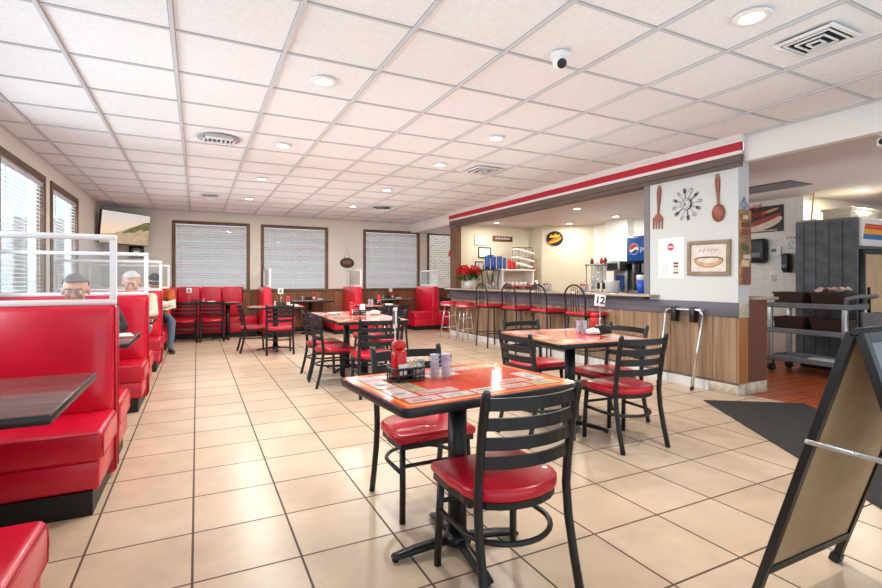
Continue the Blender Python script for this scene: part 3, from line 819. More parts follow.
def shaker(loc, label, top=M_chrome, rz=0, name='salt_shaker'):
    r = thing(name, label, 'shaker', loc, rz, 'glass shakers')
    g = MB(); g.lathe([(0, 0), (.019, 0), (.021, .005), (.018, .05), (.016, .058)], n=14); g.build('glass_body', M_bottle, r)
    g = MB(); g.lathe([(.0175, .056), (.018, .07), (.013, .08), (0, .083)], n=14); g.build('lid', top, r)
    g = MB(); g.lathe([(0, .004), (.0165, .004), (.0155, .04), (0, .04)], n=12); g.build('contents', M_paper, r)
    return r
def creamer_box(loc, label, rz=0, w=.10, d=.055, h=.108):
    r = thing('creamer_caddy', label, 'caddy', loc, rz, 'clear boxes of creamer tubs')
    g = MB(); t_ = .002
    g.box(-w/2, w/2, -d/2, d/2, 0, t_); g.box(-w/2, -w/2+t_, -d/2, d/2, t_, h); g.box(w/2-t_, w/2, -d/2, d/2, t_, h); g.box(-w/2, w/2, d/2-t_, d/2, t_, h); g.box(-w/2, w/2, -d/2, -d/2+t_, t_, h)
    g.build('clear_box', M_acrylic, r)
    g = MB()
    for s in (-1, 1):
        for k in range(5):
            z = .004+k*.0205
            g.lathe([(0, z), (.016, z), (.0205, z+.015), (.0225, z+.016), (.0225, z+.019), (0, z+.019)], (s*.0245, 0, 0), n=14)
    g.build('creamer_tubs', M_creamer, r)['kind'] = 'stuff'
    g = MB()
    for s in (-1, 1):
        for k in range(5):
            z = .004+k*.0205; g.lathe([(.0228, z+.0175), (.0228, z+.0192)], (s*.0245, 0, 0), n=14)
    g.build('tub_lids', M_bluelid, r)['kind'] = 'stuff'
    return r
def napkins(loc, label, rz=0, n=5, sc=1):
    g = MB(); rn = random.Random(int(loc[1]*77))
    for k in range(n):
        g.box(-.065*sc, .065*sc, -.045*sc, .045*sc, k*.005, k*.005+.004, r=.0015, seg=1, mx=rot('Z', rn.uniform(-25, 25)) @ TR(rn.uniform(-.01, .01), rn.uniform(-.01, .01), 0))
    o = g.build('napkin_pile', M_paper, None, loc, rz); return tag(o, label, 'napkins')
def crumpled(loc, label, r_=.05):
    t = bmesh.new(); bmesh.ops.create_icosphere(t, subdivisions=3, radius=r_); rn = random.Random(4)
    for v in t.verts:
        v.co *= rn.uniform(.8, 1.1); v.co.z = max(0, v.co.z*.6+r_*.45); v.co.x *= 1.3
    g = MB(); g.merge(t, None, 0, False); o = g.build('crumpled_napkin', M_paper, None, loc); return tag(o, label, 'napkin')
def jam_holder(loc, label):
    r = thing('menu_holder', label, 'holder', loc)
    return r
ZT = .7455
# front table
caddy((.83, 1.985, ZT), 'black wire condiment caddy on the front table, holding red ketchup', radians(8))
ketchup((.797, 1.985, ZT+.012), 'red ketchup bottle in the caddy on the front table', 2.4)
number_stand((.812, 2.068, ZT), '11', 'white number card seen edge-on, on tall stem on the front table', radians(48), .315, .095, .045)
packets((.874, 1.985, ZT+.012), 'pale sugar packets in the caddy on the front table', radians(20))
shaker((.885, 2.06, ZT), 'glass salt shaker with chrome lid behind the caddy on the front table')
shaker((.925, 2.035, ZT), 'second shaker, between caddy and clear creamer box on the front table', M_steel)
creamer_box((.985, 1.955, ZT), 'clear acrylic box of white creamer tubs on the front table', radians(-18))
# table 12
caddy((3.04, 3.02, ZT), 'black wire caddy on the table numbered 12', radians(10), .12, .1, .05)
number_stand((3.14, 3.145, ZT), '12', 'white card reading 12 on a stand on the table by the bar', radians(-24), .315, .10)
ketchup((3.055, 3.125, ZT), 'red ketchup bottle behind the number 12 card', 2.4)
creamer_box((2.85, 3.06, ZT), 'clear box of creamer tubs on the table numbered 12', radians(-30))
shaker((2.95, 3.12, ZT), 'glass shaker behind the creamer box on the table numbered 12')
shaker((2.91, 3.15, ZT), 'taller white shaker behind the napkins on the table numbered 12', M_white)
crumpled((2.90, 2.98, ZT), 'crumpled white napkin on the table numbered 12', .05)
# middle pair
caddy((1.86, 5.98, ZT), 'black wire caddy on the joined middle tables', 0)
ketchup((1.80, 6.10, ZT), 'red ketchup bottle on the joined middle tables', 2.4)
o = MB(); o.lathe([(0, 0), (.033, 0), (.035, .01), (.035, .10), (.028, .115), (.02, .13), (0, .132)], n=16)
o = o.build('sugar_jar', [M_white], None, (1.93, 6.08, ZT)); tag(o, 'white sugar jar beside the caddy on the joined middle tables', 'jar')
crumpled((2.06, 5.95, ZT), 'crumpled white napkin on the joined middle tables', .055)
napkins((1.60, 6.2, ZT), 'white napkins near the caddy on the joined middle tables', .3)
# table in front of plaque
caddy((2.98, 8.42, ZT), 'black wire caddy on the table in front of the oval plaque', 0)
creamer_box((2.76, 8.22, ZT), 'clear box of creamer tubs on the table in front of the oval plaque', 0)
napkins((3.06, 8.1, ZT), 'white napkins on the table in front of the oval plaque', .2)
ketchup((3.05, 8.58, ZT), 'red ketchup bottle on the table in front of the oval plaque', 1)
# far table with cards
number_stand((1.30, 8.72, ZT), '8', 'white number card on the far table before the edge-on booth', radians(-20), .30, .095)
caddy((1.30, 8.62, ZT), 'black wire caddy on the far table before the edge-on booth', 0)
ketchup((1.42, 8.70, ZT), 'ketchup bottle on the far table before the edge-on booth', 2)
napkins((1.50, 8.62, ZT), 'white napkins at right end of the far table before the edge-on booth', .2)
shaker((1.20, 8.66, ZT), 'glass shaker on the far table before the edge-on booth')
# wall bench table
number_stand((-.14, 10.80, ZT), '6', 'white number card on the wall bench table', 0, .29, .10)
caddy((-.03, 10.76, ZT), 'black wire caddy on the wall bench table', 0)
shaker((.12, 10.76, ZT), 'glass shaker on the wall bench table, beside the caddy')
napkins((.26, 10.68, ZT), 'white napkins on the wall bench table', .2)
# wall tables under windows
for x, w_ in ((2.27, 'second'), (4.2, 'third'), (6.0, 'fourth')):
    yb = YB-.35
    caddy((x+.02, yb, .7455), 'black wire caddy on the wall table under the %s back window' % w_, 0)
    shaker((x-.12, yb, .7455), 'glass shaker on the wall table under the %s back window, left of the caddy' % w_)
    ketchup((x+.13, yb+.03, .7455), 'ketchup bottle on the wall table under the %s back window' % w_, 1.5)
    if x < 5: napkins((x+.26, yb-.1, .7455), 'white napkins on the wall table under the %s back window' % w_, .1)
number_stand((4.32, YB-.25, .7455), '', 'small white card on the wall table under the third back window', 0, .24, .09)

# ------------------------------------------------------------------ stools
def make_barstool():
    r = thing('bar_stool', '', 'bar stool', (0, 0, 0), 0, 'black arch-back bar stools with red seats')
    # faces +X : back at x=-.2
    pr = .0125
    for sx, sy in ((-1, -1), (-1, 1), (1, -1), (1, 1)):
        MB().tube([(sx*.165, sy*.165, .71), (sx*.195, sy*.19, 0)], pr, 8).build('leg', M_black, r)
    g = MB()
    for z in (.25,):
        c = [(sx*.184, sy*.181, z) for sx, sy in ((-1, -1), (1, -1), (1, 1), (-1, 1))]
        g.tube(c, .009, 6, closed=True)
    g.build('foot_rail', M_black, r)
    MB().box(-.19, .19, -.19, .19, .695, .715, r=.006).build('seat_frame', M_black, r)
    MB().box(-.2, .2, -.2, .2, .715, .765, r=.022, seg=3).build('seat', M_redchair, r)
    pts = [(-.19, -.185, .70), (-.195, -.19, .9)]
    for k in range(0, 13):
        a = pi-pi*k/12; pts.append((-.205-.012*sin(a), .19*cos(a), .95+.175*sin(a)))
    pts += [(-.195, .19, .9), (-.19, .185, .70)]
    MB().tube(pts, .0125, 8).build('back_arch', M_black, r)
    for y in (-.075, -.025, .025, .075):
        MB().tube([(-.193, y, .715), (-.205, y*.9, .9), (-.213, y*.75, 1.105)], .0055, 6).build('spindle', M_black, r)
    return r
bs = make_barstool()
lab = ['black arch-back bar stool farthest along the bar, next to the chrome stools', 'black arch-back bar stool second from the chrome stools', 'black arch-back bar stool third from the chrome stools', 'black arch-back bar stool nearest the camera, behind the number 12 card']
for i, y in enumerate((7.37, 6.54, 5.78, 5.0)):
    if i == 0: bs.location = (4.74, y, 0); bs['label'] = lab[0]
    else: dup(bs, (4.74, y, 0), 0, lab[i])
def make_chrome_stool():
    r = thing('chrome_stool', '', 'stool', (0, 0, 0), 0, 'round chrome stools with red seats')
    g = MB(); g.lathe([(0, .655), (.17, .655), (.185, .665), (.19, .70), (.18, .73), (.15, .745), (0, .75)], n=24); g.build('seat', M_red, r)
    g = MB(); g.lathe([(.187, .672), (.194, .676), (.194, .692), (.187, .696)], n=24); g.build('seat_band', M_chrome, r)
    for k in range(4):
        a = pi/4+k*pi/2; MB().tube([(.09*cos(a), .09*sin(a), .655), (.13*cos(a), .13*sin(a), .4), (.195*cos(a), .195*sin(a), 0)], .011, 8).build('leg', M_chrome, r)
    for z, q in ((.22, .165), (.44, .125)):
        MB().tube([(q*cos(2*pi*k/20), q*sin(2*pi*k/20), z) for k in range(20)], .008, 6, closed=True).build('ring', M_chrome, r)
    return r
cs_ = make_chrome_stool(); cs_.location = (4.74, 8.30, 0); cs_['label'] = 'chrome stool with round red seat next to the black bar stools'
dup(cs_, (4.70, 8.90, 0), .3, 'chrome stool with round red seat nearest the big red booth')

# ------------------------------------------------------------------ folding tray stand
r = thing('tray_stand', 'folding chrome tray stand with black straps leaning by the bar panel', 'tray stand', (4.88, 3.62, 0))
for sx, x0 in ((0, -.10), (1, .035)):
    # inverted-U tube frame spanning Y
    xb = (-.10, -.04)[sx]; xt = .02 if sx == 0 else .045
    yy = (.24, .22)[sx]; pts = [(xb, -yy+.14, 0)]
    z1 = .86
    o_ = .0 if sx == 0 else .03
    pts = [(xb, -.155+o_, .0), (xb*.5+xt*.5, -.18+o_, .42), (xt, -.20+o_, .80)]
    for k in range(6): a = k/5*pi/2; pts.append((xt, -.20+o_+.06*(1-cos(a)), .80+.06*sin(a)))
    for k in range(6): a = pi/2-k/5*pi/2; pts.append((xt, .26+o_-.06+.06*cos(a), .80+.06*sin(a)))
    pts += [(xb*.5+xt*.5, .265+o_, .42), (xb, .27+o_, 0)]
    MB().tube(pts, .012, 8).build('frame', M_chrome, r)
MB().tube([(.03, -.22, .868), (.03, .34, .868)], .009, 8).build('top_bar', M_steel, r)
for y in (-.08, .15): MB().box(.0, .07, y-.03, y+.03, .72, .885, r=.004, seg=1).build('strap', M_blackplastic, r)
for p in ((-.10, -.155), (-.04, -.125), (-.10, .27), (-.04, .30)): MB().lathe([(.016, 0), (.016, .03), (.012, .034)], (p[0], p[1], 0), n=10).build('foot', M_blackplastic, r)

# ------------------------------------------------------------------ sandwich board
r = thing('sandwich_board', 'black-framed A-frame sign board with tan inner panel standing at right', 'sign', (1.835, .776, 0))
sp = .315; zt = 1.02; W = .60
for s, nm in ((1, 'far'), (-1, 'near')):
    def P(x, t, off=0):   # t: 0 top .. 1 floor
        L = sqrt(sp*sp+zt*zt); n_ = Vector((0, s*zt/L, sp/L)); b_ = Vector((x, s*(.012+(sp-.012)*t), zt*(1-t))); return b_+n_*off
    def slab(g, xa, xb, t0, t1, o0, o1):
        t = bmesh.new(); vs = [t.verts.new(P(x, tt, o)) for x in (xa, xb) for tt in (t0, t1) for o in (o0, o1)]
        for f in ((0, 1, 3, 2), (4, 6, 7, 5), (0, 4, 5, 1), (2, 3, 7, 6), (0, 2, 6, 4), (1, 5, 7, 3)): t.faces.new([vs[k] for k in f])
        bmesh.ops.recalc_face_normals(t, faces=t.faces); bmesh.ops.bevel(t, geom=list(t.edges), offset=.002, segments=1, affect='EDGES'); g.merge(t, None, 0, False)
    for xa in (0, W-.03):
        g = MB(); slab(g, xa, xa+.03, 0, .985, -.014, .012); lg = g.build('leg', M_black, r)
        g = MB(); slab(g, xa-.006, xa+.036, .965, .999, -.018, .018); g.build('foot', M_blackplastic, lg)
    g = MB(); slab(g, .03, W-.03, .0, .03, -.014, .012); g.build('top_rail', M_black, r)
    g = MB(); slab(g, .03, W-.03, .855, .885, -.014, .012); g.build('bottom_rail', M_black, r)
    g = MB(); slab(g, .028, W-.028, .02, .86, -.006, .006); g.build('panel', M_tan if s == 1 else M_greyplastic, r)
for xa in (.002, W-.008):
    g = MB(); y = .15
    g.box(xa-.004, xa+.004, -.13, .135, .635, .652, r=.002, seg=1)
    for yy in (-.125, .0, .13): g.lathe([(.006, -.008), (.006, .008)], (0, 0, 0), n=8, mx=TR(xa, yy, .643) @ rot('Y', 90))
    g.build('hinge_brace', M_alu, r)
MB().tube([(0, 0, zt+.002), (W, 0, zt+.002)], .014, 8).build('ridge_hinge', M_black, r)

# floor mat
g = MB(); pts = [(4.47, 3.11), (5.216, 2.64), (3.93, .59), (3.18, 1.06)]
pts = [(4.47, 3.11), (3.18, 1.23), (3.03, 1.0), (3.78, .50), (5.216, 2.60)]
pts = [(4.47, 3.11), (3.03, 1.02), (3.77, .51), (5.21, 2.60)]
g.prism(pts, .001, .010, r=.003); o = g.build('floor_mat', M_mat); tag(o, 'dark rubber-backed floor mat lying at the kitchen opening', 'mat')

# ------------------------------------------------------------------ ceiling fixtures
def downlight(x, y, z, label, r_=.075):
    r = thing('ceiling_downlight', label, 'light', (x, y, z), 0, 'round recessed ceiling lights')
    g = MB(); g.lathe([(r_*.78, -.003), (r_*.8, -.010), (r_*1.25, -.008), (r_*1.3, 0)], n=24); g.build('trim_ring', M_white, r)
    g = MB(); g.lathe([(0, -.006), (r_*.8, -.006)], n=20); g.build('lens', M_lens, r)
    return r
LI = [(.835, 3.56), (.835, 5.45), (.84, 7.37), (.835, 9.26), (2.76, 1.635), (2.76, 4.20), (2.76, 5.48), (2.76, 7.39), (2.76, 9.30)]
ll = ['round ceiling light above the aisle, nearest of the left row', 'round ceiling light above the aisle, second of the left row', 'round ceiling light above the aisle, third of the left row', 'round ceiling light above the aisle, farthest of the left row',
      'large round ceiling light at top right beside the big square vent', 'round ceiling light of the right row nearest the security camera', 'round ceiling light of the right row, left of the flat white vent', 'round ceiling light of the right row, third from the camera', 'round ceiling light of the right row nearest the back wall']
for (x, y), lb in zip(LI, ll): downlight(x, y, ZC, lb)
LI2 = [(5.85, 6.39), (7.25, 8.15), (7.24, 6.84), (5.74, 8.71), (8.15, 3.36)]
ll2 = ['recessed light in the bar ceiling nearest the fascia middle', 'recessed light in the bar ceiling near the round hot dog sign', 'recessed light in the bar ceiling above the soda machine', 'recessed light in the bar ceiling above the plank sign', 'recessed light in the kitchen ceiling above the cooler']
for (x, y), lb in zip(LI2, ll2): downlight(x, y, ZC2, lb, .07)

def cone_vent(x, y, label, w=.34, d=.26):
    r = thing('ceiling_vent', label, 'vent', (x, y, ZC), 0, 'round-necked ceiling air vents')
    for k, (q, z) in enumerate(((1.0, -.006), (.72, -.026), (.46, -.046))):
        g = MB(); t = bmesh.new(); n = 24
        A = [t.verts.new((w/2*q*cos(2*pi*i/n), d/2*q*sin(2*pi*i/n), z)) for i in range(n)]
        B = [t.verts.new((w/2*q*.82*cos(2*pi*i/n), d/2*q*.82*sin(2*pi*i/n), z+.02)) for i in range(n)]
        for i in range(n): t.faces.new((A[i], A[(i+1) % n], B[(i+1) % n], B[i]))
        g.merge(t, None, 0, True); g.build('ring', M_trimwhite, r)
    g = MB(); g.lathe([(0, -.003), (w*.36, -.003)], n=20); g.build('throat', M_ink, r)
    return r
def sq_vent(x, y, label, w, d, frames=3, z=ZC, rz=0, dark=True):
    r = thing('ceiling_vent', label, 'vent', (x, y, z), rz, 'square ceiling air vents')
    MB().box(-w*.44, w*.44, -d*.44, d*.44, -.004, -.001).build('throat', M_ink if dark else M_greyink, r)
    for k in range(frames+1):
        q = 1-k*.8/frames/1.05
        b = .028 if k == 0 else .010
        g = MB(); zz = -.012-(.004*k if k else 0)
        a, c = w/2*q, d/2*q
        g.box(-a, a, -c, -c+b, zz-.004, zz+.008, r=.002, seg=1); g.box(-a, a, c-b, c, zz-.004, zz+.008, r=.002, seg=1)
        g.box(-a, -a+b, -c+b, c-b, zz-.004, zz+.008, r=.002, seg=1); g.box(a-b, a, -c+b, c-b, zz-.004, zz+.008, r=.002, seg=1)
        g.build('frame' if k == 0 else 'louver', M_trimwhite, r)
    return r
def louver_vent(x, y, label):
    r = thing('ceiling_vent', label, 'vent', (x, y, ZC), 0, 'square ceiling air vents')
    g = MB(); w, d = .30, .20
    g.box(-w/2, w/2, -d/2, -d/2+.02, -.03, 0, r=.003, seg=1); g.box(-w/2, w/2, d/2-.02, d/2, -.03, 0, r=.003, seg=1); g.box(-w/2, -w/2+.02, -d/2, d/2, -.03, 0, r=.003, seg=1); g.box(w/2-.02, w/2, -d/2, d/2, -.03, 0, r=.003, seg=1)
    g.build('frame', M_trimwhite, r)
    MB().box(-w/2+.02, w/2-.02, -d/2+.02, d/2-.02, -.006, -.002).build('throat', M_ink, r)
    for k in range(6):
        xx = -w/2+.045+k*.042
        g = MB(); g.box(-.002, .002, -d/2+.02, d/2-.02, -.012, .012, mx=TR(xx, 0, -.017) @ rot('Y', 35 if k < 3 else -35)); g.build('louver', M_trimwhite, r)
    g = MB(); g.lathe([(.2, -.001), (.205, -.004), (.19, -.006)], n=24); g.build('stain_ring', M_shadestain, r)
    return r
louver_vent(.205, 5.49, 'dusty white louvred vent above the left aisle')
cone_vent(.205, 9.22, 'small round-coned vent above the left aisle near the back wall')
sq_vent(3.41, 5.50, 'flat white ceiling vent between the right light row and the red fascia', .40, .40, 2, dark=False)
cone_vent(3.35, 9.27, 'round dark ceiling vent near the back wall on the right', .5, .45)
sq_vent(3.382, 1.62, 'big square white louvred ceiling vent at top right', .33, .33, 3)
r = thing('ceiling_grille', 'dark grey return air grille in the kitchen ceiling', 'vent', (6.8, 3.82, ZC2))
MB().box(-.25, .25, -.4, .4, -.012, 0, r=.003, seg=1).build('frame', M_brownbeam, r)
for k in range(14):
    MB().box(-.235, .235, -.37+k*.055, -.345+k*.055, -.016, -.011).build('louver', M_jamb, r)
# security camera
r = thing('security_camera', 'white dome security camera on the ceiling', 'camera', (2.10, 2.45, ZC))
g = MB(); g.lathe([(.062, 0), (.062, -.022), (.050, -.034), (0, -.036)], n=24); g.build('base', M_white, r)
vd = Vector((-2.1, -2.45, -1.2)).normalized()
g = MB(); g.sphere((0, 0, -.055), .047, 20); g.build('ball', M_white, r)
q = vd.to_track_quat('Z', 'Y').to_matrix().to_4x4()
q = Vector((-.3, -.85, -.6)).normalized().to_track_quat('Z', 'Y').to_matrix().to_4x4()
g = MB(); g.lathe([(.03, .035), (.031, .045), (.025, .051), (0, .051)], n=20, mx=TR(0, 0, -.055) @ q); g.build('lens', M_blackplastic, r)

r = thing('security_camera', 'white camera under the kitchen ceiling at the right picture edge', 'camera', (5.16, 1.96, ZC2))
g = MB(); g.lathe([(.05, 0), (.05, -.02), (.02, -.03), (.02, -.05)], n=18); g.build('ceiling_mount', M_white, r)
g = MB(); g.box(-.07, .07, -.045, .045, -.12, -.045, r=.02, seg=3); g.build('ball', M_white, r)
g = MB(); g.lathe([(.025, 0), (.025, .008), (0, .008)], n=16, mx=TR(-.07, 0, -.085) @ rot('Y', -90)); g.build('lens', M_blackplastic, r)
# ------------------------------------------------------------------ back-wall things
r = thing('television', 'wall-mounted television in the corner showing a beach and dunes', 'television', (-1.235, 11.0, 2.18))
a = atan2(.75, .72)
MX = rot('Z', math.degrees(a)) @ rot('X', 7)     # face looks along local -Y
def tvp(g, poly, y0, y1, mi=0):
    g.prism([(x, z) for x, z in poly], y0, y1, mi=mi, mx=MX @ rot('X', 90))
MB().box(-.52, .52, -.02, .03, -.31, .31, r=.008, mx=MX).build('bezel', M_blackplastic, r)
sc_ = MB().box(-.505, .505, -.023, -.0195, -.295, .298).build('screen', M_skytv, r); sc_.matrix_local = MX
g = MB(); g.prism([(-.505, -.295), (.505, -.295), (.505, .17), (.4, .16), (.25, .09), (.1, .03), (-.1, -.05), (-.25, -.11), (-.505, -.13)], 0, .002, mx=MX @ TR(0, -.023, 0) @ rot('X', 90)); g.build('screen_dune', M_sandtv, sc_)
bpy.data.objects[g.__dict__.get('x', 'screen_dune')].matrix_parent_inverse = MX.inverted()
g = MB(); g.prism([(-.1, -.10), (.05, .0), (.25, .085), (.4, .155), (.5, .165), (.5, .02), (.38, -.02), (.3, .01), (.18, -.06), (.05, -.07)], 0, .003, mx=MX @ TR(0, -.0245, 0) @ rot('X', 90)); o = g.build('screen_grass', M_grasstv, sc_); o.matrix_parent_inverse = MX.inverted()
MB().box(-.04, .04, .03, .22, -.05, .05, mx=MX).build('wall_mount', M_blackplastic, r)
r = thing('wall_speaker', 'small dark wall box with pale round face below the television', 'speaker', (-1.10, YB, 1.76))
MB().box(-.13, .13, -.08, -.002, -.12, .12, r=.01).build('cabinet', M_blackplastic, r)
MB().lathe([(.0, 0), (.085, 0), (.09, .006), (.07, .01), (0, .008)], n=24, mx=TR(0, -.08, 0) @ rot('X', 90)).build('round_face', M_greyplastic, r)
MB().box(-.045, .045, -.093, -.089, -.02, .02).build('badge', M_trimwhite, r)
r = thing('oval_plaque', 'dark oval plaque hanging by a wire between two back windows', 'plaque', (3.278, YB, 1.61))
g = MB(); n = 28; g.prism([(.175*cos(2*pi*k/n), .125*sin(2*pi*k/n)) for k in range(n)], .002, .022, mx=rot('X', 90), r=.005); g.build('board', mat('dark_plaque', (66, 58, 50), .5, noise=(12, .2)), r)
g = MB(); g.prism([(.11*cos(2*pi*k/n), .012+.05*sin(2*pi*k/n)) for k in range(n)], .022, .024, mx=rot('X', 90)); g.build('painted_motif', mat('plaque_rose', (132, 92, 78), .6, noise=(30, .3)), r)
MB().tube([(-.08, -.012, .10), (0, -.01, .34), (.08, -.012, .10)], .004, 6).build('hanging_wire', M_black, r)
r = thing('window_ornament', 'small red teardrop ornament hanging in the window behind the bar end', 'ornament', (6.10, YB-.06, 1.93))
MB().lathe([(0, -.12), (.05, -.1), (.065, -.05), (.045, .03), (.012, .1), (0, .12)], n=16).build('body', M_posterred, r)
MB().tube([(0, 0, .12), (0, 0, .45)], .003, 5).build('string', M_black, r)

# ------------------------------------------------------------------ white panel wall things (plane x = XB, facing -X)
def wall_m(y, z, off=0.0): # local x -> -Y (image right), local y -> +Z, local z -> -X
    return Matrix(((0, 0, -1, XB-off), (-1, 0, 0, y), (0, 1, 0, z), (0, 0, 0, 1)))
# fork
r = thing('wall_fork', 'large rust-red decorative fork on the white wall panel', 'wall decor', (XB, 4.03, 2.05))
def lw(g_): return Matrix.Translation((-XB, 0, 0))
def L(y0, z0): return TR(0, 0, 0) @ Matrix(((0, 0, -1, 0), (-1, 0, 0, 0), (0, 1, 0, 0), (0, 0, 0, 1)))
LM = L(0, 0)
TW = LM @ rot('Z', -3) @ Matrix.Diagonal((1.3, 1, 1, 1))
g = MB(); g.prism([(-.016, .24), (.016, .24), (.022, .2), (.02, .12), (.011, .02), (.009, -.06), (-.009, -.06), (-.011, .02), (-.02, .12), (-.022, .2)], .004, .014, mx=TW)
g.tube([(TW @ Vector((.012*cos(2*pi*k/12), .25+.016*sin(2*pi*k/12), .009))) for k in range(12)], .005, 6, closed=True)
g.build('handle', M_rust, r)
g = MB(); g.prism([(-.009, -.06), (.009, -.06), (.055, -.12), (.052, -.16), (-.052, -.16), (-.055, -.12)], .004, .012, mx=TW); g.build('head', M_rust, r)
for k in range(4):
    x = -.045+k*.03; MB().prism([(x-.008, -.158), (x+.008, -.158), (x+.004, -.25), (x-.004, -.25)], .004, .011, mx=TW).build('tine', M_rust, r)
r = thing('wall_spoon', 'large rust-red decorative spoon on the white wall panel', 'wall decor', (XB, 3.288, 2.05))
TW = LM @ rot('Z', 2) @ Matrix.Diagonal((1.2, 1, 1, 1))
g = MB(); g.prism([(-.016, .24), (.016, .24), (.022, .2), (.02, .12), (.011, .02), (.009, -.06), (-.009, -.06), (-.011, .02), (-.02, .12), (-.022, .2)], .004, .014, mx=TW)
g.tube([(TW @ Vector((.012*cos(2*pi*k/12), .25+.016*sin(2*pi*k/12), .009))) for k in range(12)], .005, 6, closed=True)
g.build('handle', M_rust, r)
g = MB(); g.sphere((0, 0, 0), 1, 18, sc=(.06, .095, .018), mx=TW @ TR(0, -.15, .014)); g.build('bowl', M_rust, r)
# clock
r = thing('wall_clock', 'round wall clock ringed with small spoons and forks on the white panel', 'clock', (XB, 3.66, 2.045))
g = MB(); g.lathe([(0, .004), (.062, .004), (.066, .012), (.066, .022), (.062, .024)], n=28, mx=LM); g.build('case', M_black, r)
g = MB(); g.lathe([(0, .0245), (.061, .0245)], n=28, mx=LM); g.build('dial', mat('clock_dial', (206, 208, 210), .6), r)
g = MB()
g.prism([(-.004, -.008), (.004, -.008), (.002, .045), (-.002, .045)], .0255, .027, mx=LM @ rot('Z', 40)); g.prism([(-.006, -.008), (.006, -.008), (.004, .034), (-.004, .034)], .0275, .029, mx=LM @ rot('Z', 130)); g.build('hand', M_ink, r)
g = MB()
for k in range(12): g.prism([(-.004, .042), (.004, .042), (.004, .054), (-.004, .054)], .0245, .026, mx=LM @ rot('Z', 30*k))
g.build('hour_marks', M_ink, r)
for k in range(12):
    q = LM @ rot('Z', 30*k+8); g = MB(); g.prism([(-.003, .065), (.003, .065), (.0035, .13), (-.0035, .13)], .008, .012, mx=q)
    if k % 2: g.sphere((0, 0, 0), 1, 10, sc=(.018, .030, .006), mx=q @ TR(0, .158, .011))
    else:
        g.prism([(-.015, .130), (.015, .130), (.016, .158), (-.016, .158)], .008, .012, mx=q)
        for x in (-.012, 0, .012): g.prism([(x-.003, .155), (x+.003, .155), (x+.002, .186), (x-.002, .186)], .008, .012, mx=q)
    g.build('cutlery_ray', M_steel if k % 2 else M_black, r)
# poster
r = thing('wall_poster', 'white notice sheet with red octagon logo on the white panel', 'poster', (XB, 3.865, 1.445))
MB().box(-.17, .17, -.235, .235, .001, .004, mx=LM).build('sheet', mat('bright_paper', (252, 253, 255), .8), r)
g = MB(); g.prism([(.045*cos(2*pi*k/8+pi/8), .13+.045*sin(2*pi*k/8+pi/8)) for k in range(8)], .004, .0052, mx=LM)
g.build('logo', mat('logo_red', (196, 70, 74), .6), r)
g = MB(); g.box(-.028, .028, .122, .138, .0053, .0062, mx=LM); g.build('logo_bar', M_paper, r)
g = MB()
for k in range(6):
    wv = [.075, .06, .09, .085, .055, .08][k]; g.box(-.075-wv/2, -.075+wv/2, -.075-k*.022-.004, -.075-k*.022+.001, .004, .0048, mx=LM)
g.build('text_lines', M_greyink, r)
for k, m in enumerate((M_addark, M_rust, M_adyellow, M_jamb)):
    MB().box(.035, .10, -.075-k*.036, -.05-k*.036, .004, .005, mx=LM).build('photo_strip', m, r)
# framed hot dog picture
r = thing('framed_picture', 'weathered wood frame holding a sketch of a hot dog', 'picture', (XB, 3.395, 1.428))
W2, H2, b = .245, .188, .04
TWp = LM @ rot('Z', -1)
g = MB()
for (x0, x1, y0, y1) in ((-W2, W2, H2-b, H2), (-W2, W2, -H2, -H2+b), (-W2, -W2+b, -H2+b, H2-b), (W2-b, W2, -H2+b, H2-b)): g.box(x0, x1, y0, y1, .002, .03, r=.005, mx=TWp)
g.build('frame', M_frameold, r)
MB().box(-W2+b, W2-b, -H2+b, H2-b, .002, .012, mx=TWp).build('canvas', M_canvas, r)
def ell(rx, ry, n=26, cx=0, cy=0, bend=0): return [(cx+rx*cos(2*pi*k/n), cy+ry*sin(2*pi*k/n)+bend*(cos(2*pi*k/n))**2) for k in range(n)]
g = MB(); g.prism(ell(.168, .06, cy=-.045, bend=.02), .0121, .0128, mx=TWp); g.build('hot_dog_outline', mat('charcoal', (70, 60, 58), .8), r)
g = MB(); g.prism(ell(.158, .05, cy=-.048, bend=.02), .0129, .0135, mx=TWp); g.build('bun', M_bun, r)
g = MB(); g.prism(ell(.12, .026, cy=-.03, bend=.012), .0136, .0142, mx=TWp); g.build('filling', M_canvas, r)
g = MB()
for cx in (-.10, -.05, .0, .045, .09):
    g.tube([TWp @ Vector((cx+.02*cos(a_)*(.6+.4*(cx > 0)), .078+.018*sin(a_*1.5), .0135)) for a_ in [x_*.6 for x_ in range(9)]], .0022, 5)
g.build('script_lettering', M_greyink, r)
# collage panel and house sign on the pier end (facing -Y)
r = thing('collage_panel', 'narrow vertical brown collage panel on the end of the white wall', 'wall decor', (5.068, YP, 1.525))
MB().box(-.09, .09, -.02, -.002, -.385, .385, r=.003, seg=1).build('board', M_collage, r)
cols = [M_rust, M_addark, M_adyellow, M_stone, M_green, M_frameold]
rn = random.Random(5)
for k in range(9):
    z = -.36+k*.081; MB().box(-.08+rn.uniform(0, .05), .03+rn.uniform(0, .05), -.0225, -.0195, z, z+rn.uniform(.04, .07)).build('picture_tile', cols[k % 6], r)
r = thing('house_plaque', 'tiny pale house-shaped plaque above the collage panel', 'wall decor', (5.058, YP, 1.945))
g = MB(); g.prism([(-.06, -.04), (.06, -.04), (.06, .03), (0, .075), (-.06, .03)], .002, .015, mx=rot('X', 90)); g.build('house', mat('pale_blue_paint', (150, 166, 190), .6, noise=(20, .2)), r)
g = MB(); g.box(-.02, .0, -.018, -.014, -.04, .0); g.box(.02, .042, -.018, -.014, .0, .022); g.build('door_and_window', M_jamb, r)
MB().tube([(-.03, -.008, .05), (0, -.008, .10), (.03, -.008, .05)], .003, 5).build('hanger', M_black, r)

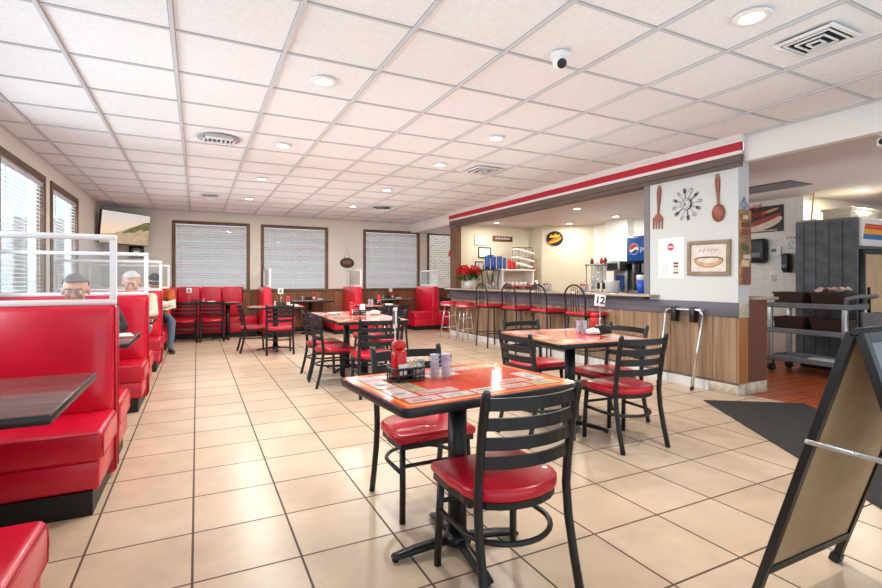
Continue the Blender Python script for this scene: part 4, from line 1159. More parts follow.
# ------------------------------------------------------------------ behind the bar
bc = thing('back_counter', 'low white back counter under the cup shelf behind the bar', 'counter', (6.1, 9.0, 0))
MB().box(-.85, .85, -.28, .29, 0, .90).build('cabinet', M_wallwhite, bc); MB().box(-.87, .87, -.30, .29, .90, .935, r=.006).build('worktop', M_granite, bc)
st = thing('black_stand', 'black metal stand carrying blue cup stacks left of the white shelf', 'stand', (5.80, 9.06, .936))
for x in (-.16, .16):
    for y in (-.12, .12): MB().tube([(x*1.0, y, .47), (x*.72, y, .2), (x*.8, y, 0)], .013, 6).build('leg', M_black, st)
MB().box(-.185, .185, -.16, .16, .465, .49, r=.004, seg=1).build('top', M_black, st)
sh = thing('white_shelf', 'white open shelf unit against the wall behind the bar', 'shelf', (6.44, 9.06, .936))
for x in (-.43, .40): MB().box(x, x+.035, -.16, .16, 0, .46).build('side', M_white, sh)
MB().box(-.45, .46, -.18, .18, .46, .495, r=.004, seg=1).build('top', M_white, sh)
MB().box(-.395, .40, -.16, .16, .11, .13).build('lower_shelf', M_posterred, sh)
MB().box(-.395, .40, .14, .16, .13, .46).build('back_panel', M_wallbar, sh)
zt_ = .936+.491
def cup_stack(x, y, z, n, m, nm, label, grp, rr=.036):
    g = MB()
    prof = [(0, 0), (rr*.82, 0)]
    for k in range(n): prof += [(rr*.9, .05+k*.03), (rr, .072+k*.03), (rr*.96, .078+k*.03)]
    prof.append((0, prof[-1][1])); g.lathe(prof, n=14)
    o = g.build(nm, m, None, (x, y, z)); return tag(o, label, 'cups', grp)
nn = [8, 9, 9, 8, 8, 8, 7]; ordn = ['first', 'second', 'third', 'fourth', 'fifth', 'sixth', 'seventh']
for k in range(7):
    zz = zt_ if k < 4 else .936+.496
    cup_stack(5.685+k*.08, 9.04+(k % 2)*.03, zz, nn[k], M_blue, 'cup_stack', 'tall stack of blue plastic tumblers behind the bar, %s from the left' % ordn[k], 'blue tumbler stacks')
for k in range(3):
    cup_stack(6.275+k*.075, 9.03, .936+.496, [6, 5, 4][k], M_ketchup, 'cup_stack', 'shorter stack of red plastic tumblers behind the bar, %s of three' % ['tallest', 'middle', 'lowest'][k], 'red tumbler stacks')
rk = thing('wire_rack', 'black wire rack of tilted white trays on the white shelf', 'rack', (6.68, 9.05, .936+.496))
for x in (-.2, .17):
    for y in (-.12, .12): MB().tube([(x, y, 0), (x, y, .50)], .006, 6).build('post', M_black, rk)
for k, z in enumerate((.06, .20, .38)):
    g = MB(); g.box(-.23, .23, -.13, .13, -.02, .02, r=.008, mx=TR(0, 0, z+.03) @ rot('Y', 12)); g.build('tray', M_paper, rk)
g = MB(); g.tube([(-.2, -.12, .5), (.17, -.12, .5), (.17, .12, .5), (-.2, .12, .5)], .006, 6, closed=True); g.tube([(-.2, -.12, .27), (.17, -.12, .27)], .005, 6); g.build('rail', M_black, rk)
o = MB(); o.sphere((0, 0, .034), .034, 12, sc=(1, .8, 1)); o = o.build('red_ornament', M_posterred, None, (6.86, 8.887, .936+.496)); tag(o, 'small red ornament at the right end of the wire rack', 'ornament')
def mug(x, y, z, label):
    r = thing('coffee_mug', label, 'mug', (x, y, z), 0, 'white coffee mugs on the shelf')
    g = MB(); g.lathe([(0, 0), (.034, 0), (.04, .008), (.041, .085), (.037, .085), (.035, .02), (0, .015)], n=16); g.build('cup', M_white, r)
    MB().tube([(.04, 0, .07), (.062, 0, .062), (.064, 0, .035), (.04, 0, .02)], .005, 6).build('handle', M_white, r)
for k in range(6): mug(6.10+k*.115, 8.98, .936+.131, 'white mug on the red lower shelf behind the bar, %s from the left' % ordn[k])
def carton(x, y, z, w, h, m, label, nm='carton'):
    r = thing(nm, label, 'carton', (x, y, z))
    MB().box(-w/2, w/2, -w/2, w/2, 0, h, r=.004, seg=1).build('body', m, r); MB().prism([(-w/2, 0), (w/2, 0), (0, w*.4)], -w/2, w/2, mx=TR(0, 0, h) @ rot('X', 90)).build('gable_top', M_white, r)
carton(6.85, 8.78, .936, .075, .22, M_steel, 'steel-coloured carton at right end below the white shelf')
carton(6.73, 8.77, .936, .07, .16, M_rust, 'brown carton left of the steel-coloured carton below the white shelf')
# pictures on wall A
def frame_a(x, z, w, h, label, fm, b=.02, inner=M_paper, name='framed_notice'):
    r = thing(name, label, 'picture', (x, YW, z))
    g = MB()
    for (x0, x1, z0, z1) in ((-w/2, w/2, h/2-b, h/2), (-w/2, w/2, -h/2, -h/2+b), (-w/2, -w/2+b, -h/2+b, h/2-b), (w/2-b, w/2, -h/2+b, h/2-b)): g.box(x0, x1, -.022, -.002, z0, z1, r=.003, seg=1)
    g.build('frame', fm, r); MB().box(-w/2+b, w/2-b, -.010, -.002, -h/2+b, h/2-b).build('sheet', inner, r)
    g = MB()
    for k in range(4): g.box(-w*.25, w*.25*(1-.2*(k % 2)), -.0112, -.0102, h*.2-k*h*.13, h*.2-k*h*.13+.006)
    g.build('text_lines', M_greyink, r)
    return r
frame_a(5.69, 2.085, .30, .22, 'pale framed certificate high on the wall behind the bar', M_stone, .012)
frame_a(5.80, 1.81, .33, .24, 'black framed certificate below the pale one behind the bar', M_black, .022)
frame_a(5.66, 1.50, .22, .22, 'small dark frame behind the red poinsettia', M_black, .02, M_canvas)
r = thing('plank_sign', 'brown wooden plank sign on the wall behind the bar', 'sign', (6.285, YW, 2.135))
MB().box(-.27, .27, -.02, -.002, -.06, .06, r=.004, seg=1).build('plank', M_brownsign, r)
g = MB()
for k in range(9): g.box(-.2+k*.045, -.17+k*.045, -.0215, -.0198, -.015+.008*(k % 2), .02+.006*(k % 3)); 
g.build('worn_lettering', M_canvas, r)
# hot dog sign on angled wall: normal (-1,-1)/sqrt2
r = thing('hot_dog_sign', 'round black sign with yellow hot dog on the angled wall', 'sign', (7.305, 8.695, 2.14), radians(-45))
ds = rot('X', 90)
g = MB(); g.prism([(.185*cos(2*pi*k/32), .165*sin(2*pi*k/32)) for k in range(32)], .004, .03, mx=ds, r=.005); g.build('disc', M_black, r)
g = MB(); g.prism(ell(.15, .045), .031, .036, mx=ds @ TR(0, -.05, 0) @ rot('Z', 20)); g.build('bun', M_yellow, r)
g = MB(); g.prism(ell(.155, .026), .036, .041, mx=ds @ TR(.01, -.03, 0) @ rot('Z', 20)); g.build('sausage', M_orange, r)
g = MB(); g.prism([(-.12, .02), (-.08, .09), (-.03, .06), (.02, .11), (.06, .07), (.12, .08), (.09, .03), (0, .02)], .031, .036, mx=ds); g.build('yellow_lettering', M_yellow, r)

# countertop things
def pot_plant():
    r = thing('poinsettia', 'red poinsettia in a square white pot at the far end of the bar', 'plant', (5.10, 8.78, 1.017))
    g = MB(); t = bmesh.new(); bmesh.ops.create_cube(t, size=1)
    for v in t.verts: q = .088 if v.co.z > 0 else .074; v.co = Vector((q if v.co.x > 0 else -q, q if v.co.y > 0 else -q, .23 if v.co.z > 0 else 0))
    bmesh.ops.bevel(t, geom=list(t.edges), offset=.008, segments=2, affect='EDGES'); g.merge(t, None, 0, True); g.build('pot', M_white, r)
    def leafs(nm, m, n, zlo, zhi, rad, size, seed):
        rn = random.Random(seed); g = MB()
        for k in range(n):
            a = rn.uniform(0, 2*pi); q = rad*sqrt(rn.random()); z = zlo+(zhi-zlo)*rn.random()*(1-.35*q/rad); b_ = rn.uniform(0, 2*pi); tl = rn.uniform(-.2, .9); s = size*rn.uniform(.7, 1.2)
            Mx = TR(q*cos(a), q*sin(a), z) @ Matrix.Rotation(a+rn.uniform(-.8, .8), 4, 'Z') @ Matrix.Rotation(tl, 4, 'Y')
            pts = [(0, 0, 0), (s*.4, s*.26, .012), (s, 0, -.012), (s*.4, -s*.26, .012)]
            v = [g.bm.verts.new(Mx @ Vector(p)) for p in pts]; g.bm.faces.new((v[0], v[1], v[2])); g.bm.faces.new((v[0], v[2], v[3]))
        return g.build(nm, m, r)
    leafs('leaves', M_green, 110, .2, .36, .17, .12, 1); leafs('bracts', M_flower, 190, .32, .53, .18, .115, 2)
    g = MB()
    for k in range(8): a = k*pi/4; g.tube([(0.02*cos(a), .02*sin(a), .2), (.1*cos(a), .1*sin(a), .42)], .005, 5)
    g.build('stems', M_green, r)
pot_plant()
def condiment_cluster(x, y, label):
    r = thing('condiment_caddy', label, 'caddy', (x, y, 1.017), 0, 'condiment caddies on the bar top')
    MB().box(-.09, .09, -.06, .06, 0, .012, r=.003, seg=1).build('tray', M_steel, r)
    for k, dx in enumerate((-.055, 0, .055)):
        b = MB().lathe([(0, .012), (.024, .012), (.025, .07), (.018, .088), (.016, .09)], (dx, 0, 0), n=14).build('bottle', M_bottle, r)
        MB().lathe([(.018, .088), (.019, .115), (0, .118)], (dx, 0, 0), n=12).build('cap', M_ketchup if k < 2 else M_chrome, b)
    MB().tube([(-.085, 0, .01), (-.085, 0, .1), (0, 0, .16), (.085, 0, .1), (.085, 0, .01)], .004, 6).build('handle', M_chrome, r)
condiment_cluster(5.2, 8.09, 'red-capped condiment caddy on the bar top beside the poinsettia')
condiment_cluster(5.2, 6.385, 'red-capped condiment caddy on the bar top below the round hot dog sign')
condiment_cluster(5.2, 5.53, 'red-capped condiment caddy on the bar top left of the white bucket')
o = MB(); o.lathe([(0, 0), (.04, 0), (.042, .11), (.03, .15), (.022, .155), (.024, .2), (0, .205)], n=18); o = o.build('pump_bottle', M_bottle, None, (5.2, 5.33, 1.017)); tag(o, 'clear bottle with pale top on the bar beside the white bucket', 'bottle')
r = thing('white_bucket', 'plain white tub standing on the bar top', 'tub', (5.24, 5.02, 1.017))
MB().lathe([(0, 0), (.085, 0), (.098, .15), (.104, .155), (.098, .165), (.092, .16), (.082, .01), (0, .006)], n=24).build('tub', M_white, r)
r = thing('blue_pitcher', 'tall blue cup with white upper part on the bar next to the jamb', 'cup', (5.22, 4.50, 1.017))
MB().lathe([(0, 0), (.05, 0), (.062, .17), (.0, .17)], n=20).build('body', M_brightblue, r); MB().lathe([(.058, .17), (.066, .235), (.06, .24), (0, .235)], n=20).build('lid', M_white, r)
# back-bar equipment along the white side wall
bk = thing('drinks_counter', 'dark drinks counter along the side wall behind the bar', 'counter', (7.35, 6.1, 0))
MB().box(-.5, .33, -1.2, 1.2, 0, .88).build('cabinet', M_jamb, bk); MB().box(-.52, .36, -1.22, 1.22, .88, .92, r=.006).build('worktop', M_granite, bk)
sd = thing('soda_dispenser', 'blue-fronted soda dispenser with round logo beside the grey jamb', 'soda machine', (7.02, 5.98, .921))
MB().box(-.02, .4, -.33, .33, 0, .08, r=.006).build('drip_tray', M_steel, sd)
MB().box(.1, .4, -.33, .33, .08, .6).build('body', M_blackplastic, sd)
MB().box(-.06, .4, -.35, .35, .58, 1.05, r=.025, seg=3).build('head', M_blackplastic, sd)
fc = MB().box(-.072, -.058, -.33, .33, .61, 1.02, r=.003, seg=1).build('front_panel', M_navy, sd)
SM = Matrix(((0, 0, -1, -.072), (-1, 0, 0, 0), (0, 1, 0, .82), (0, 0, 0, 1)))
def cirseg(rr_, a0, a1, n=14): return [(rr_*cos(a0+(a1-a0)*k/n), rr_*sin(a0+(a1-a0)*k/n)) for k in range(n+1)]
cx_ = -.17
g = MB(); g.prism([(cx_+.1*cos(2*pi*k/28), .1*sin(2*pi*k/28)) for k in range(28)], .0, .002, mx=SM); g.build('logo_white', M_paper, sd)
g = MB(); top = [(cx_+x, y) for x, y in cirseg(.092, radians(15), radians(190))]+[(cx_-.03, -.005), (cx_+.03, .035)]; g.prism(top, .002, .0035, mx=SM); g.build('logo_red', M_posterred, sd)
g = MB(); bot_ = [(cx_+x, y) for x, y in cirseg(.092, radians(215), radians(345))]+[(cx_+.03, -.01), (cx_-.03, -.045)]; g.prism(bot_, .002, .0035, mx=SM); g.build('logo_blue', M_blue, sd)
text('logo_lettering', 'pepsi', .13, SM @ TR(.10, 0, .001), M_paper, sd)
for k in range(6):
    y = .25-k*.1; MB().box(.0, .08, y-.025, y+.025, .40, .56, r=.006).build('valve', M_blackplastic if k % 2 else M_greyplastic, sd)
for k in range(3): MB().box(.095, .1, .2-k*.2-.07, .2-k*.2+.07, .2, .34).build('drink_label', [M_posterred, M_orange, M_white][k], sd)
cf = thing('coffee_brewer', 'steel coffee brewer with dark panel left of the soda machine', 'coffee machine', (7.02, 6.62, .921))
MB().box(-.1, .3, -.16, .16, 0, .05, r=.005).build('base', M_steel, cf); MB().box(.1, .3, -.16, .16, .05, .58, r=.005).build('tower', M_steel, cf); MB().box(-.1, .3, -.16, .16, .44, .62, r=.012).build('head', M_steel, cf)
MB().box(-.105, -.1, -.12, .12, .46, .58).build('control_panel', M_ink, cf); MB().box(.095, .1, -.1, .1, .1, .36).build('blue_panel', M_blue, cf)
MB().lathe([(0, .05), (.07, .05), (.085, .1), (.06, .19), (.05, .2)], (0, 0, 0), n=18).build('carafe', M_bottle, cf)
uf = thing('dispenser_rack', 'steel-framed rack of clear tube dispensers left of the coffee brewer', 'rack', (7.0, 7.03, .921))
MB().box(-.15, .2, -.23, .23, .55, .58, r=.004, seg=1).build('top_plate', M_steel, uf); MB().box(-.15, .2, -.23, .23, 0, .03, r=.004, seg=1).build('base_plate', M_steel, uf)
for y in (-.21, .21):
    for x in (-.13, .18): MB().tube([(x, y, .03), (x, y, .55)], .012, 6).build('post', M_steel, uf)
for k in range(3):
    y = -.13+k*.13; MB().lathe([(0, .2), (.045, .22), (.05, .25), (.05, .55), (0, .55)], (-.02, y, 0), n=14).build('tube', M_bottle, uf)
    MB().lathe([(.03, .10), (.03, .22)], (-.02, y, 0), n=10).build('spout', M_blackplastic, uf)
for k, (y, m, nm) in enumerate(((7.2, M_addark, 'brown'), (7.08, M_white, 'white'), (6.95, M_ketchup, 'red'), (6.85, M_addark, 'dark brown'))):
    o = MB(); o.lathe([(0, 0), (.035, 0), (.036, .07), (.018, .09), (.018, .12), (0, .122)], n=14); o = o.build('syrup_bottle', m, None, (6.98, y, .921+.582)); tag(o, '%s syrup bottle on top of the steel dispenser rack' % nm, 'bottle', 'bottles on the dispenser rack')
o = MB(); o.lathe([(0, 0), (.08, 0), (.09, .14), (0, .14)], n=18); o = o.build('sugar_canister', M_blackplastic, None, (7.0, 5.45, .921)); tag(o, 'black canister on the drinks counter right of the soda machine', 'canister')

# ------------------------------------------------------------------ kitchen
XC = 7.9
KM = Matrix(((0, 0, -1, 0), (-1, 0, 0, 0), (0, 1, 0, 0), (0, 0, 0, 1)))
r = thing('hot_dog_poster', 'dark poster of a loaded hot dog with red lettering on the kitchen wall', 'poster', (XC, 4.50, 2.13))
MB().box(-.29, .29, -.2, .2, .001, .006, mx=KM).build('sheet', mat('poster_dark', (44, 40, 40), .4, noise=(12, .4)), r)
g = MB(); g.prism(ell(.27, .085, cx=.0, cy=0), .006, .008, mx=KM @ TR(.01, -.07, 0) @ rot('Z', 16)); g.build('bun', mat('poster_bun', (236, 214, 196), .5, noise=(12, .1)), r)
g = MB(); g.prism(ell(.28, .04), .008, .010, mx=KM @ TR(-.01, -.02, 0) @ rot('Z', 17)); g.build('sausage', M_sausage, r)
g = MB(); g.prism(ell(.12, .022), .008, .010, mx=KM @ TR(.1, .12, 0) @ rot('Z', 15)); g.build('garnish', M_bun, r)
text('lettering', 'Hot\nDogs', .125, KM @ TR(-.10, .15, .011) @ rot('Z', 14), M_posterred, r)
g = MB(); g.box(-.25, .2, -.185, -.165, .006, .0075, mx=KM); g.build('caption_line', M_stone, r)
def dispenser(name, y, z, w, h, label):
    r = thing(name, label, 'dispenser', (XC, y, z))
    MB().box(-.14, -.002, -w/2, w/2, -h/2, h/2, r=.035, seg=4).build('cover', M_blackplastic, r)
    MB().box(-.147, -.139, -w*.3, w*.3, -h*.3, -h*.1, r=.002, seg=1).build('window', M_greyplastic, r)
    MB().box(-.11, -.02, -w*.35, w*.35, -h/2-.015, -h/2+.005, r=.004, seg=1).build('outlet_tray', M_blackplastic, r)
dispenser('paper_towel_dispenser', 4.55, 1.65, .26, .36, 'large black paper towel dispenser on the kitchen wall below the poster')
dispenser('soap_dispenser', 4.13, 1.45, .11, .27, 'small black soap dispenser on the kitchen wall beside the cooler')
r = thing('thermostat', 'white thermostat on the kitchen wall right of the towel dispenser', 'thermostat', (XC, 4.32, 1.625))
MB().box(-.03, -.002, -.085, .085, -.07, .07, r=.006).build('wall_mount_case', M_white, r); MB().box(-.032, -.029, -.02, .05, -.01, .04).build('display', M_greyplastic, r)
r = thing('stop_notice', 'white paper notice reading STOP beside the cooler', 'notice', (XC, 4.11, 1.73))
MB().box(-.09, .09, -.13, .13, .001, .003, mx=KM).build('sheet', M_paper, r); text('lettering', 'STOP', .06, KM @ TR(0, .085, .0032), M_ink, r)
g = MB(); g.tube([KM @ Vector((.03*cos(k*.5)*(1-k*.02), -.01+.045*sin(k*.5), .004)) for k in range(12)], .003, 5); g.tube([KM @ Vector((-.05, -.07, .004)), KM @ Vector((.05, -.08, .004))], .003, 5); g.build('line_drawing', M_greyink, r)
r = thing('wall_outlet', 'white outlet plate on the kitchen wall behind the cart', 'outlet', (XC, 4.36, 1.23))
MB().box(-.01, -.001, -.045, .045, -.065, .065, r=.003, seg=1).build('plate', M_white, r); MB().box(-.012, -.009, -.018, .018, -.04, .04).build('sockets', M_stone, r)
# cooler
r = thing('display_cooler', 'tall dark cooler with rainbow-striped header over its glass door', 'cooler', (7.42, 3.08, 0))
w, d, h = 1.3, .73, 1.985
MB().box(0, w, .02, d, .06, h, r=.01, seg=1, smooth=False).build('cabinet', M_cooler, r)
g = MB()
for y in (.18, .33, .48, .62): g.box(-.003, .002, y-.004, y+.004, .08, h-.02)
g.build('side_seam', mat('cooler_seam', (46, 48, 54), .6), r)
MB().box(.02, w, -.01, .02, 1.62, h-.01, r=.004, seg=1).build('header_panel', M_white, r)
for k, m in enumerate((M_posterred, M_yellow, mat('stripe_blue', (30, 120, 180), .4))):
    z1 = 1.90-k*.065; g = MB(); g.prism([(.09-.02*k, z1-.065), (w, z1-.065), (w, z1), (.11-.02*k, z1)], .0, .004, mx=TR(0, -.011, 0) @ rot('X', 90)); g.build('header_stripe', [m, M_yellow, m][k], r)
g = MB(); g.prism([(.10, 1.855), (w, 1.855), (w, 1.88), (.105, 1.88)], .0, .006, mx=TR(0, -.011, 0) @ rot('X', 90)); g.build('header_stripe', M_orange, r)
dr = MB(); 
for (x0, x1, z0, z1) in ((.02, .08, .2, 1.58), (w-.06, w, .2, 1.58), (.08, w-.06, 1.52, 1.58), (.08, w-.06, .2, .27)): dr.box(x0, x1, -.03, .02, z0, z1, r=.004, seg=1)
dr = dr.build('door', M_blackplastic, r); MB().box(.08, w-.06, -.012, -.004, .27, 1.52).build('pane', M_acrylic, dr); MB().box(.1, .125, -.06, -.03, .7, 1.1, r=.006).build('handle', M_blackplastic, dr)
MB().box(.08, w-.06, .0, .019, .27, 1.52).build('lit_interior', M_coolerglass, r)
MB().box(.03, w-.03, .05, d-.05, 0, .06).build('plinth', M_blackkick, r)
for k, (x, y, z0) in enumerate(((7.75, 3.45, 1.986),)):
    r = thing('storage_box', 'long pale cardboard box lying on top of the cooler', 'box', (8.1, 3.52, 1.986))
    MB().box(-.25, .5, -.16, .16, 0, .16, r=.004, seg=1).build('carton', M_wallbar, r); MB().box(-.27, .52, -.18, .18, .15, .185, r=.004, seg=1).build('lid', M_wallbar, r)
o = MB(); o.box(-.12, .12, -.12, .12, 0, .03, r=.004, seg=1); o = o.build('baking_pan', M_stone, None, (7.62, 3.72, 1.986)); tag(o, 'small pale pan on the left rear of the cooler top', 'pan')
o = MB(); o.tube([(0, 0, 0), (.02, -.02, .38)], .009, 6); o.lathe([(.012, 0), (.012, .03)], n=8); o = o.build('wooden_rod', M_orangewood, None, (7.64, 3.72, 2.017)); tag(o, 'thin upright rod on the pan on top of the cooler', 'rod')
# bus cart
r = thing('utility_cart', 'grey three-shelf utility cart holding brown tubs', 'cart', (6.98, 3.32, 0))
zs = (.20, .56, .885)
for z in zs:
    g = MB(); g.box(-.25, .25, -.42, .50, z-.05, z-.01, r=.012); 
    for (a0, a1, b0, b1) in ((-.25, -.225, -.42, .5), (.225, .25, -.42, .5), (-.225, .225, -.42, -.395), (-.225, .225, .475, .5)): g.box(a0, a1, b0, b1, z-.02, z+.015, r=.005, seg=1)
    g.build('shelf', M_greyplastic, r)
for x in (-.215, .215):
    for y in (-.37, .45): MB().box(x-.025, x+.025, y-.025, y+.025, .1, .9, r=.008).build('post', M_alu, r)
MB().tube([(-.21, -.37, .88), (-.21, -.39, .97), (-.20, -.50, 1.0), (.20, -.50, 1.0), (.21, -.39, .97), (.21, -.37, .88)], .024, 8).build('push_handle', M_greyplastic, r)
for x in (-.2, .2):
    for y in (-.36, .44):
        c_ = MB().box(x-.02, x+.02, y-.02, y+.02, .08, .155).build('caster_fork', M_blackplastic, r)
        MB().lathe([(.0, -.014), (.05, -.014), (.052, 0), (.05, .014), (0, .014)], n=18, mx=TR(x, y, .052) @ rot('Y', 90)).build('wheel', M_blackplastic, c_)
def tub(x, y, z, label, w=.165, d=.36, h=.16, m=M_brownplastic):
    r = thing('bus_tub', label, 'tub', (x, y, z), 0, 'tubs on the cart')
    g = MB(); t = bmesh.new(); rings = []
    for (q, zz) in ((.9, 0), (1, h), (1.05, h), (1.05, h-.015), (1.02, h-.015)):
        pass
    def rg(q, zz): return [t.verts.new((sx*w*q*1.0, sy*d/2*q, zz)) for sx, sy in ((-1, -1), (1, -1), (1, 1), (-1, 1))]
    R_ = [rg(.88, .0), rg(.97, h-.018), rg(1.03, h-.018), rg(1.03, h), rg(.94, h), rg(.86, .006)]
    t.faces.new(list(reversed(R_[0]))); t.faces.new(R_[-1])
    for A, B in zip(R_, R_[1:]):
        for k in range(4): t.faces.new((A[k], A[(k+1) % 4], B[(k+1) % 4], B[k]))
    bmesh.ops.recalc_face_normals(t, faces=t.faces); g.merge(t, None, 0, False); g.build('body', m, r)
    return r
tub(6.98, 3.59, .876, 'brown tub on the cart top shelf, farther of two'); tub(6.98, 3.16, .876, 'brown tub on the cart top shelf with pale cloth on it')
tub(6.98, 3.59, .551, 'brown tub on the cart middle shelf, farther of two'); tub(6.98, 3.16, .551, 'brown tub on the cart middle shelf, nearer the handle')
r = thing('cutlery_bin', 'open grey cutlery bin hanging off the handle end of the cart', 'bin', (6.95, 2.70, 0))
g = MB(); t = bmesh.new()
def rg(q, zz): return [t.verts.new((sx*.17*q, sy*.10*q, zz)) for sx, sy in ((-1, -1), (1, -1), (1, 1), (-1, 1))]
R_ = [rg(.8, .64), rg(1, .80), rg(1.07, .80), rg(1.07, .815), rg(.95, .815), rg(.77, .65)]
t.faces.new(list(reversed(R_[0]))); t.faces.new(R_[-1])
for A, B in zip(R_, R_[1:]):
    for k in range(4): t.faces.new((A[k], A[(k+1) % 4], B[(k+1) % 4], B[k]))
bmesh.ops.recalc_face_normals(t, faces=t.faces); g.merge(t, None, 0, False); g.build('bin', M_greyplastic, r)
MB().tube([(0, .09, .80), (0, .09, .97)], .008, 6).build('hook', M_blackplastic, r)
t = bmesh.new(); bmesh.ops.create_grid(t, x_segments=14, y_segments=14, size=.14); rn = random.Random(2)
for v in t.verts: v.co.z = .03+.035*sin(v.co.x*40+v.co.y*13)*cos(v.co.y*33)+rn.uniform(-.008, .008)
g = MB(); g.merge(t, None, 0, True); o = g.build('crumpled_cloth', mat('pale_pink_cloth', (232, 204, 196), .9), None, (6.95, 3.15, .876+.165)); tag(o, 'crumpled pale pink cloth lying across the tub on the cart', 'cloth')
o = MB(); o.box(-.09, .09, -.16, .16, 0, .03, r=.004, seg=1); o = o.build('white_tray', M_paper, None, (6.90, 3.20, .192)); tag(o, 'flat white tray on the bottom shelf of the cart', 'tray')

# ------------------------------------------------------------------ people
def capsule(bm, p0, r0, p1, r1, n=12):
    p0, p1 = Vector(p0), Vector(p1); d = p1-p0
    steps = max(2, int(d.length/(min(r0, r1)*.45)))
    for k in range(steps+1):
        f = k/steps; c = p0+d*f; rr = r0+(r1-r0)*f
        m = TR(*c)
        bmesh.ops.create_icosphere(bm, subdivisions=2, radius=rr, matrix=m)
def person(label, J, faceyaw, facepitch, shirt, trouser, hair, cap=None, shoe=None, hs=1.1, glasses=False):
    """J: joint positions in world space. One continuous remeshed body, clothing zones by nearest bone."""
    r = thing('person', label, 'person', (J['pelvis'][0], J['pelvis'][1], 0))
    O = Vector((J['pelvis'][0], J['pelvis'][1], 0))
    bm = bmesh.new(); segs = []
    def cap_(a, ra, b, rb, z): capsule(bm, a, ra, b, rb); segs.append((Vector(a), Vector(b), (ra+rb)/2, z))
    V = {k: Vector(v) for k, v in J.items()}
    lat = (V['sh_l']-V['sh_r']).normalized()
    pel, che, nek, hd = V['pelvis'], V['chest'], V['neck'], V['head']
    for s in (-1, 1):
        cap_(pel+lat*.07*s, .115, (pel+che)/2+lat*.06*s, .10, 1); cap_((pel+che)/2+lat*.06*s, .10, che+lat*.075*s, .12, 1)
    cap_(che, .12, nek, .062, 1); cap_(nek, .055, hd-Vector((0, 0, .04)), .05, 0)
    for s in ('l', 'r'):
        cap_(che+(V['sh_'+s]-che)*.45, .085, V['sh_'+s], .068, 1)
        cap_(V['sh_'+s], .062, V['el_'+s], .047, 1); cap_(V['el_'+s], .046, V['wr_'+s], .033, 1)
        w, el = V['wr_'+s], V['el_'+s]; dr_ = (w-el).normalized(); side = dr_.cross(Vector((0, 0, 1)))
        side = side.normalized() if side.length > .01 else Vector((1, 0, 0)); dn = side.cross(dr_).normalized()
        if dn.z > 0: dn = -dn
        for q in (-1, -.33, .33, 1): cap_(w+dr_*.01+side*q*.012, .019, w+dr_*.075+side*q*.028, .014, 0)
        for q, ln in ((-1, .06), (-.33, .075), (.33, .08), (1, .068)):
            b0 = w+dr_*.08+side*q*.028; b1 = b0+dr_*ln*.5+dn*.008; b2 = b1+dr_*ln*.4+dn*.03
            cap_(b0, .0095, b1, .0088, 0); cap_(b1, .0088, b2, .0078, 0)
        tb = w+dr_*.03-side*.03*(1 if s == 'l' else -1); cap_(tb, .012, tb+dr_*.045-side*.03*(1 if s == 'l' else -1)+dn*.01, .0095, 0)
        hip = pel+lat*(.09 if s == 'l' else -.09)
        cap_(hip, .10, V['kn_'+s], .068, 2); cap_(V['kn_'+s], .066, V['an_'+s], .046, 2)
        cap_(V['an_'+s], .043, V['an_'+s]-Vector((0, 0, .03)), .045, 3); cap_(V['an_'+s]+Vector((0, 0, -.055)), .042, V['to_'+s], .034, 3)
    # head: skull, jaw, nose, ears, brow in head space (face looks along -Y)
    HM = TR(*hd) @ Matrix.Rotation(faceyaw, 4, 'Z') @ Matrix.Rotation(facepitch, 4, 'X') @ Matrix.Scale(hs, 4)
    def ball(c, rad, sc): 
        bmesh.ops.create_icosphere(bm, subdivisions=3, radius=1, matrix=HM @ TR(*c) @ Matrix.Diagonal((rad*sc[0], rad*sc[1], rad*sc[2], 1)))
    ball((0, .012, .035), .1, (.76, .95, .86)); ball((0, -.022, -.045), .1, (.60, .66, .72)); ball((0, -.055, -.09), .1, (.33, .34, .30))
    ball((0, -.085, .030), .1, (.52, .13, .12))
    for s in (-1, 1):
        ball((s*.078, .01, -.005), .1, (.10, .17, .30)); ball((s*.042, -.072, -.025), .1, (.22, .18, .18))
    for k in range(5): ball((0, -.088-.006*k, .018-.011*k), .1, (.085+.017*k, .09+.012*k, .09))
    ball((0, -.086, -.062), .1, (.25, .10, .055)); ball((0, -.084, -.075), .1, (.22, .10, .06))
    me = bpy.data.meshes.new('person_tmp'); bm.to_mesh(me); bm.free()
    o = bpy.data.objects.new('person_tmp', me); COL.objects.link(o)
    md = o.modifiers.new('r', 'REMESH'); md.mode = 'VOXEL'; md.voxel_size = .0075
    ms = o.modifiers.new('s', 'SMOOTH'); ms.factor = .5; ms.iterations = 3
    dg = bpy.context.evaluated_depsgraph_get(); nm = bpy.data.meshes.new_from_object(o.evaluated_get(dg))
    bpy.data.objects.remove(o)
    nm.name = 'body'; nm.transform(TR(*(-O)))
    nm.materials.clear()
    for m in (M_skin, shirt, trouser, shoe or M_boot): nm.materials.append(m)
    for p_ in nm.polygons:
        c = p_.center+O; best = 1e9; z = 0
        if (c-hd).length < .135*hs: z = 0
        else:
            for a, b, rr, zz in segs:
                ab = b-a; f = max(0, min(1, (c-a).dot(ab)/max(ab.length_squared, 1e-9))); dd_ = (c-a-ab*f).length-rr
                if dd_ < best: best = dd_; z = zz
        p_.material_index = z; p_.use_smooth = True
    b = bpy.data.objects.new('body', nm); COL.objects.link(b); b.parent = r
    HL = TR(*(-O)) @ HM
    # hair: shell over the skull with a hairline
    t = bmesh.new(); bmesh.ops.create_icosphere(t, subdivisions=4, radius=1)
    rn = random.Random(3)
    kill = [v for v in t.verts if not (v.co.z > .38-.62*max(0, v.co.y+.35) and v.co.z > -.35 if True else 0)]
    bmesh.ops.delete(t, geom=kill, context='VERTS')
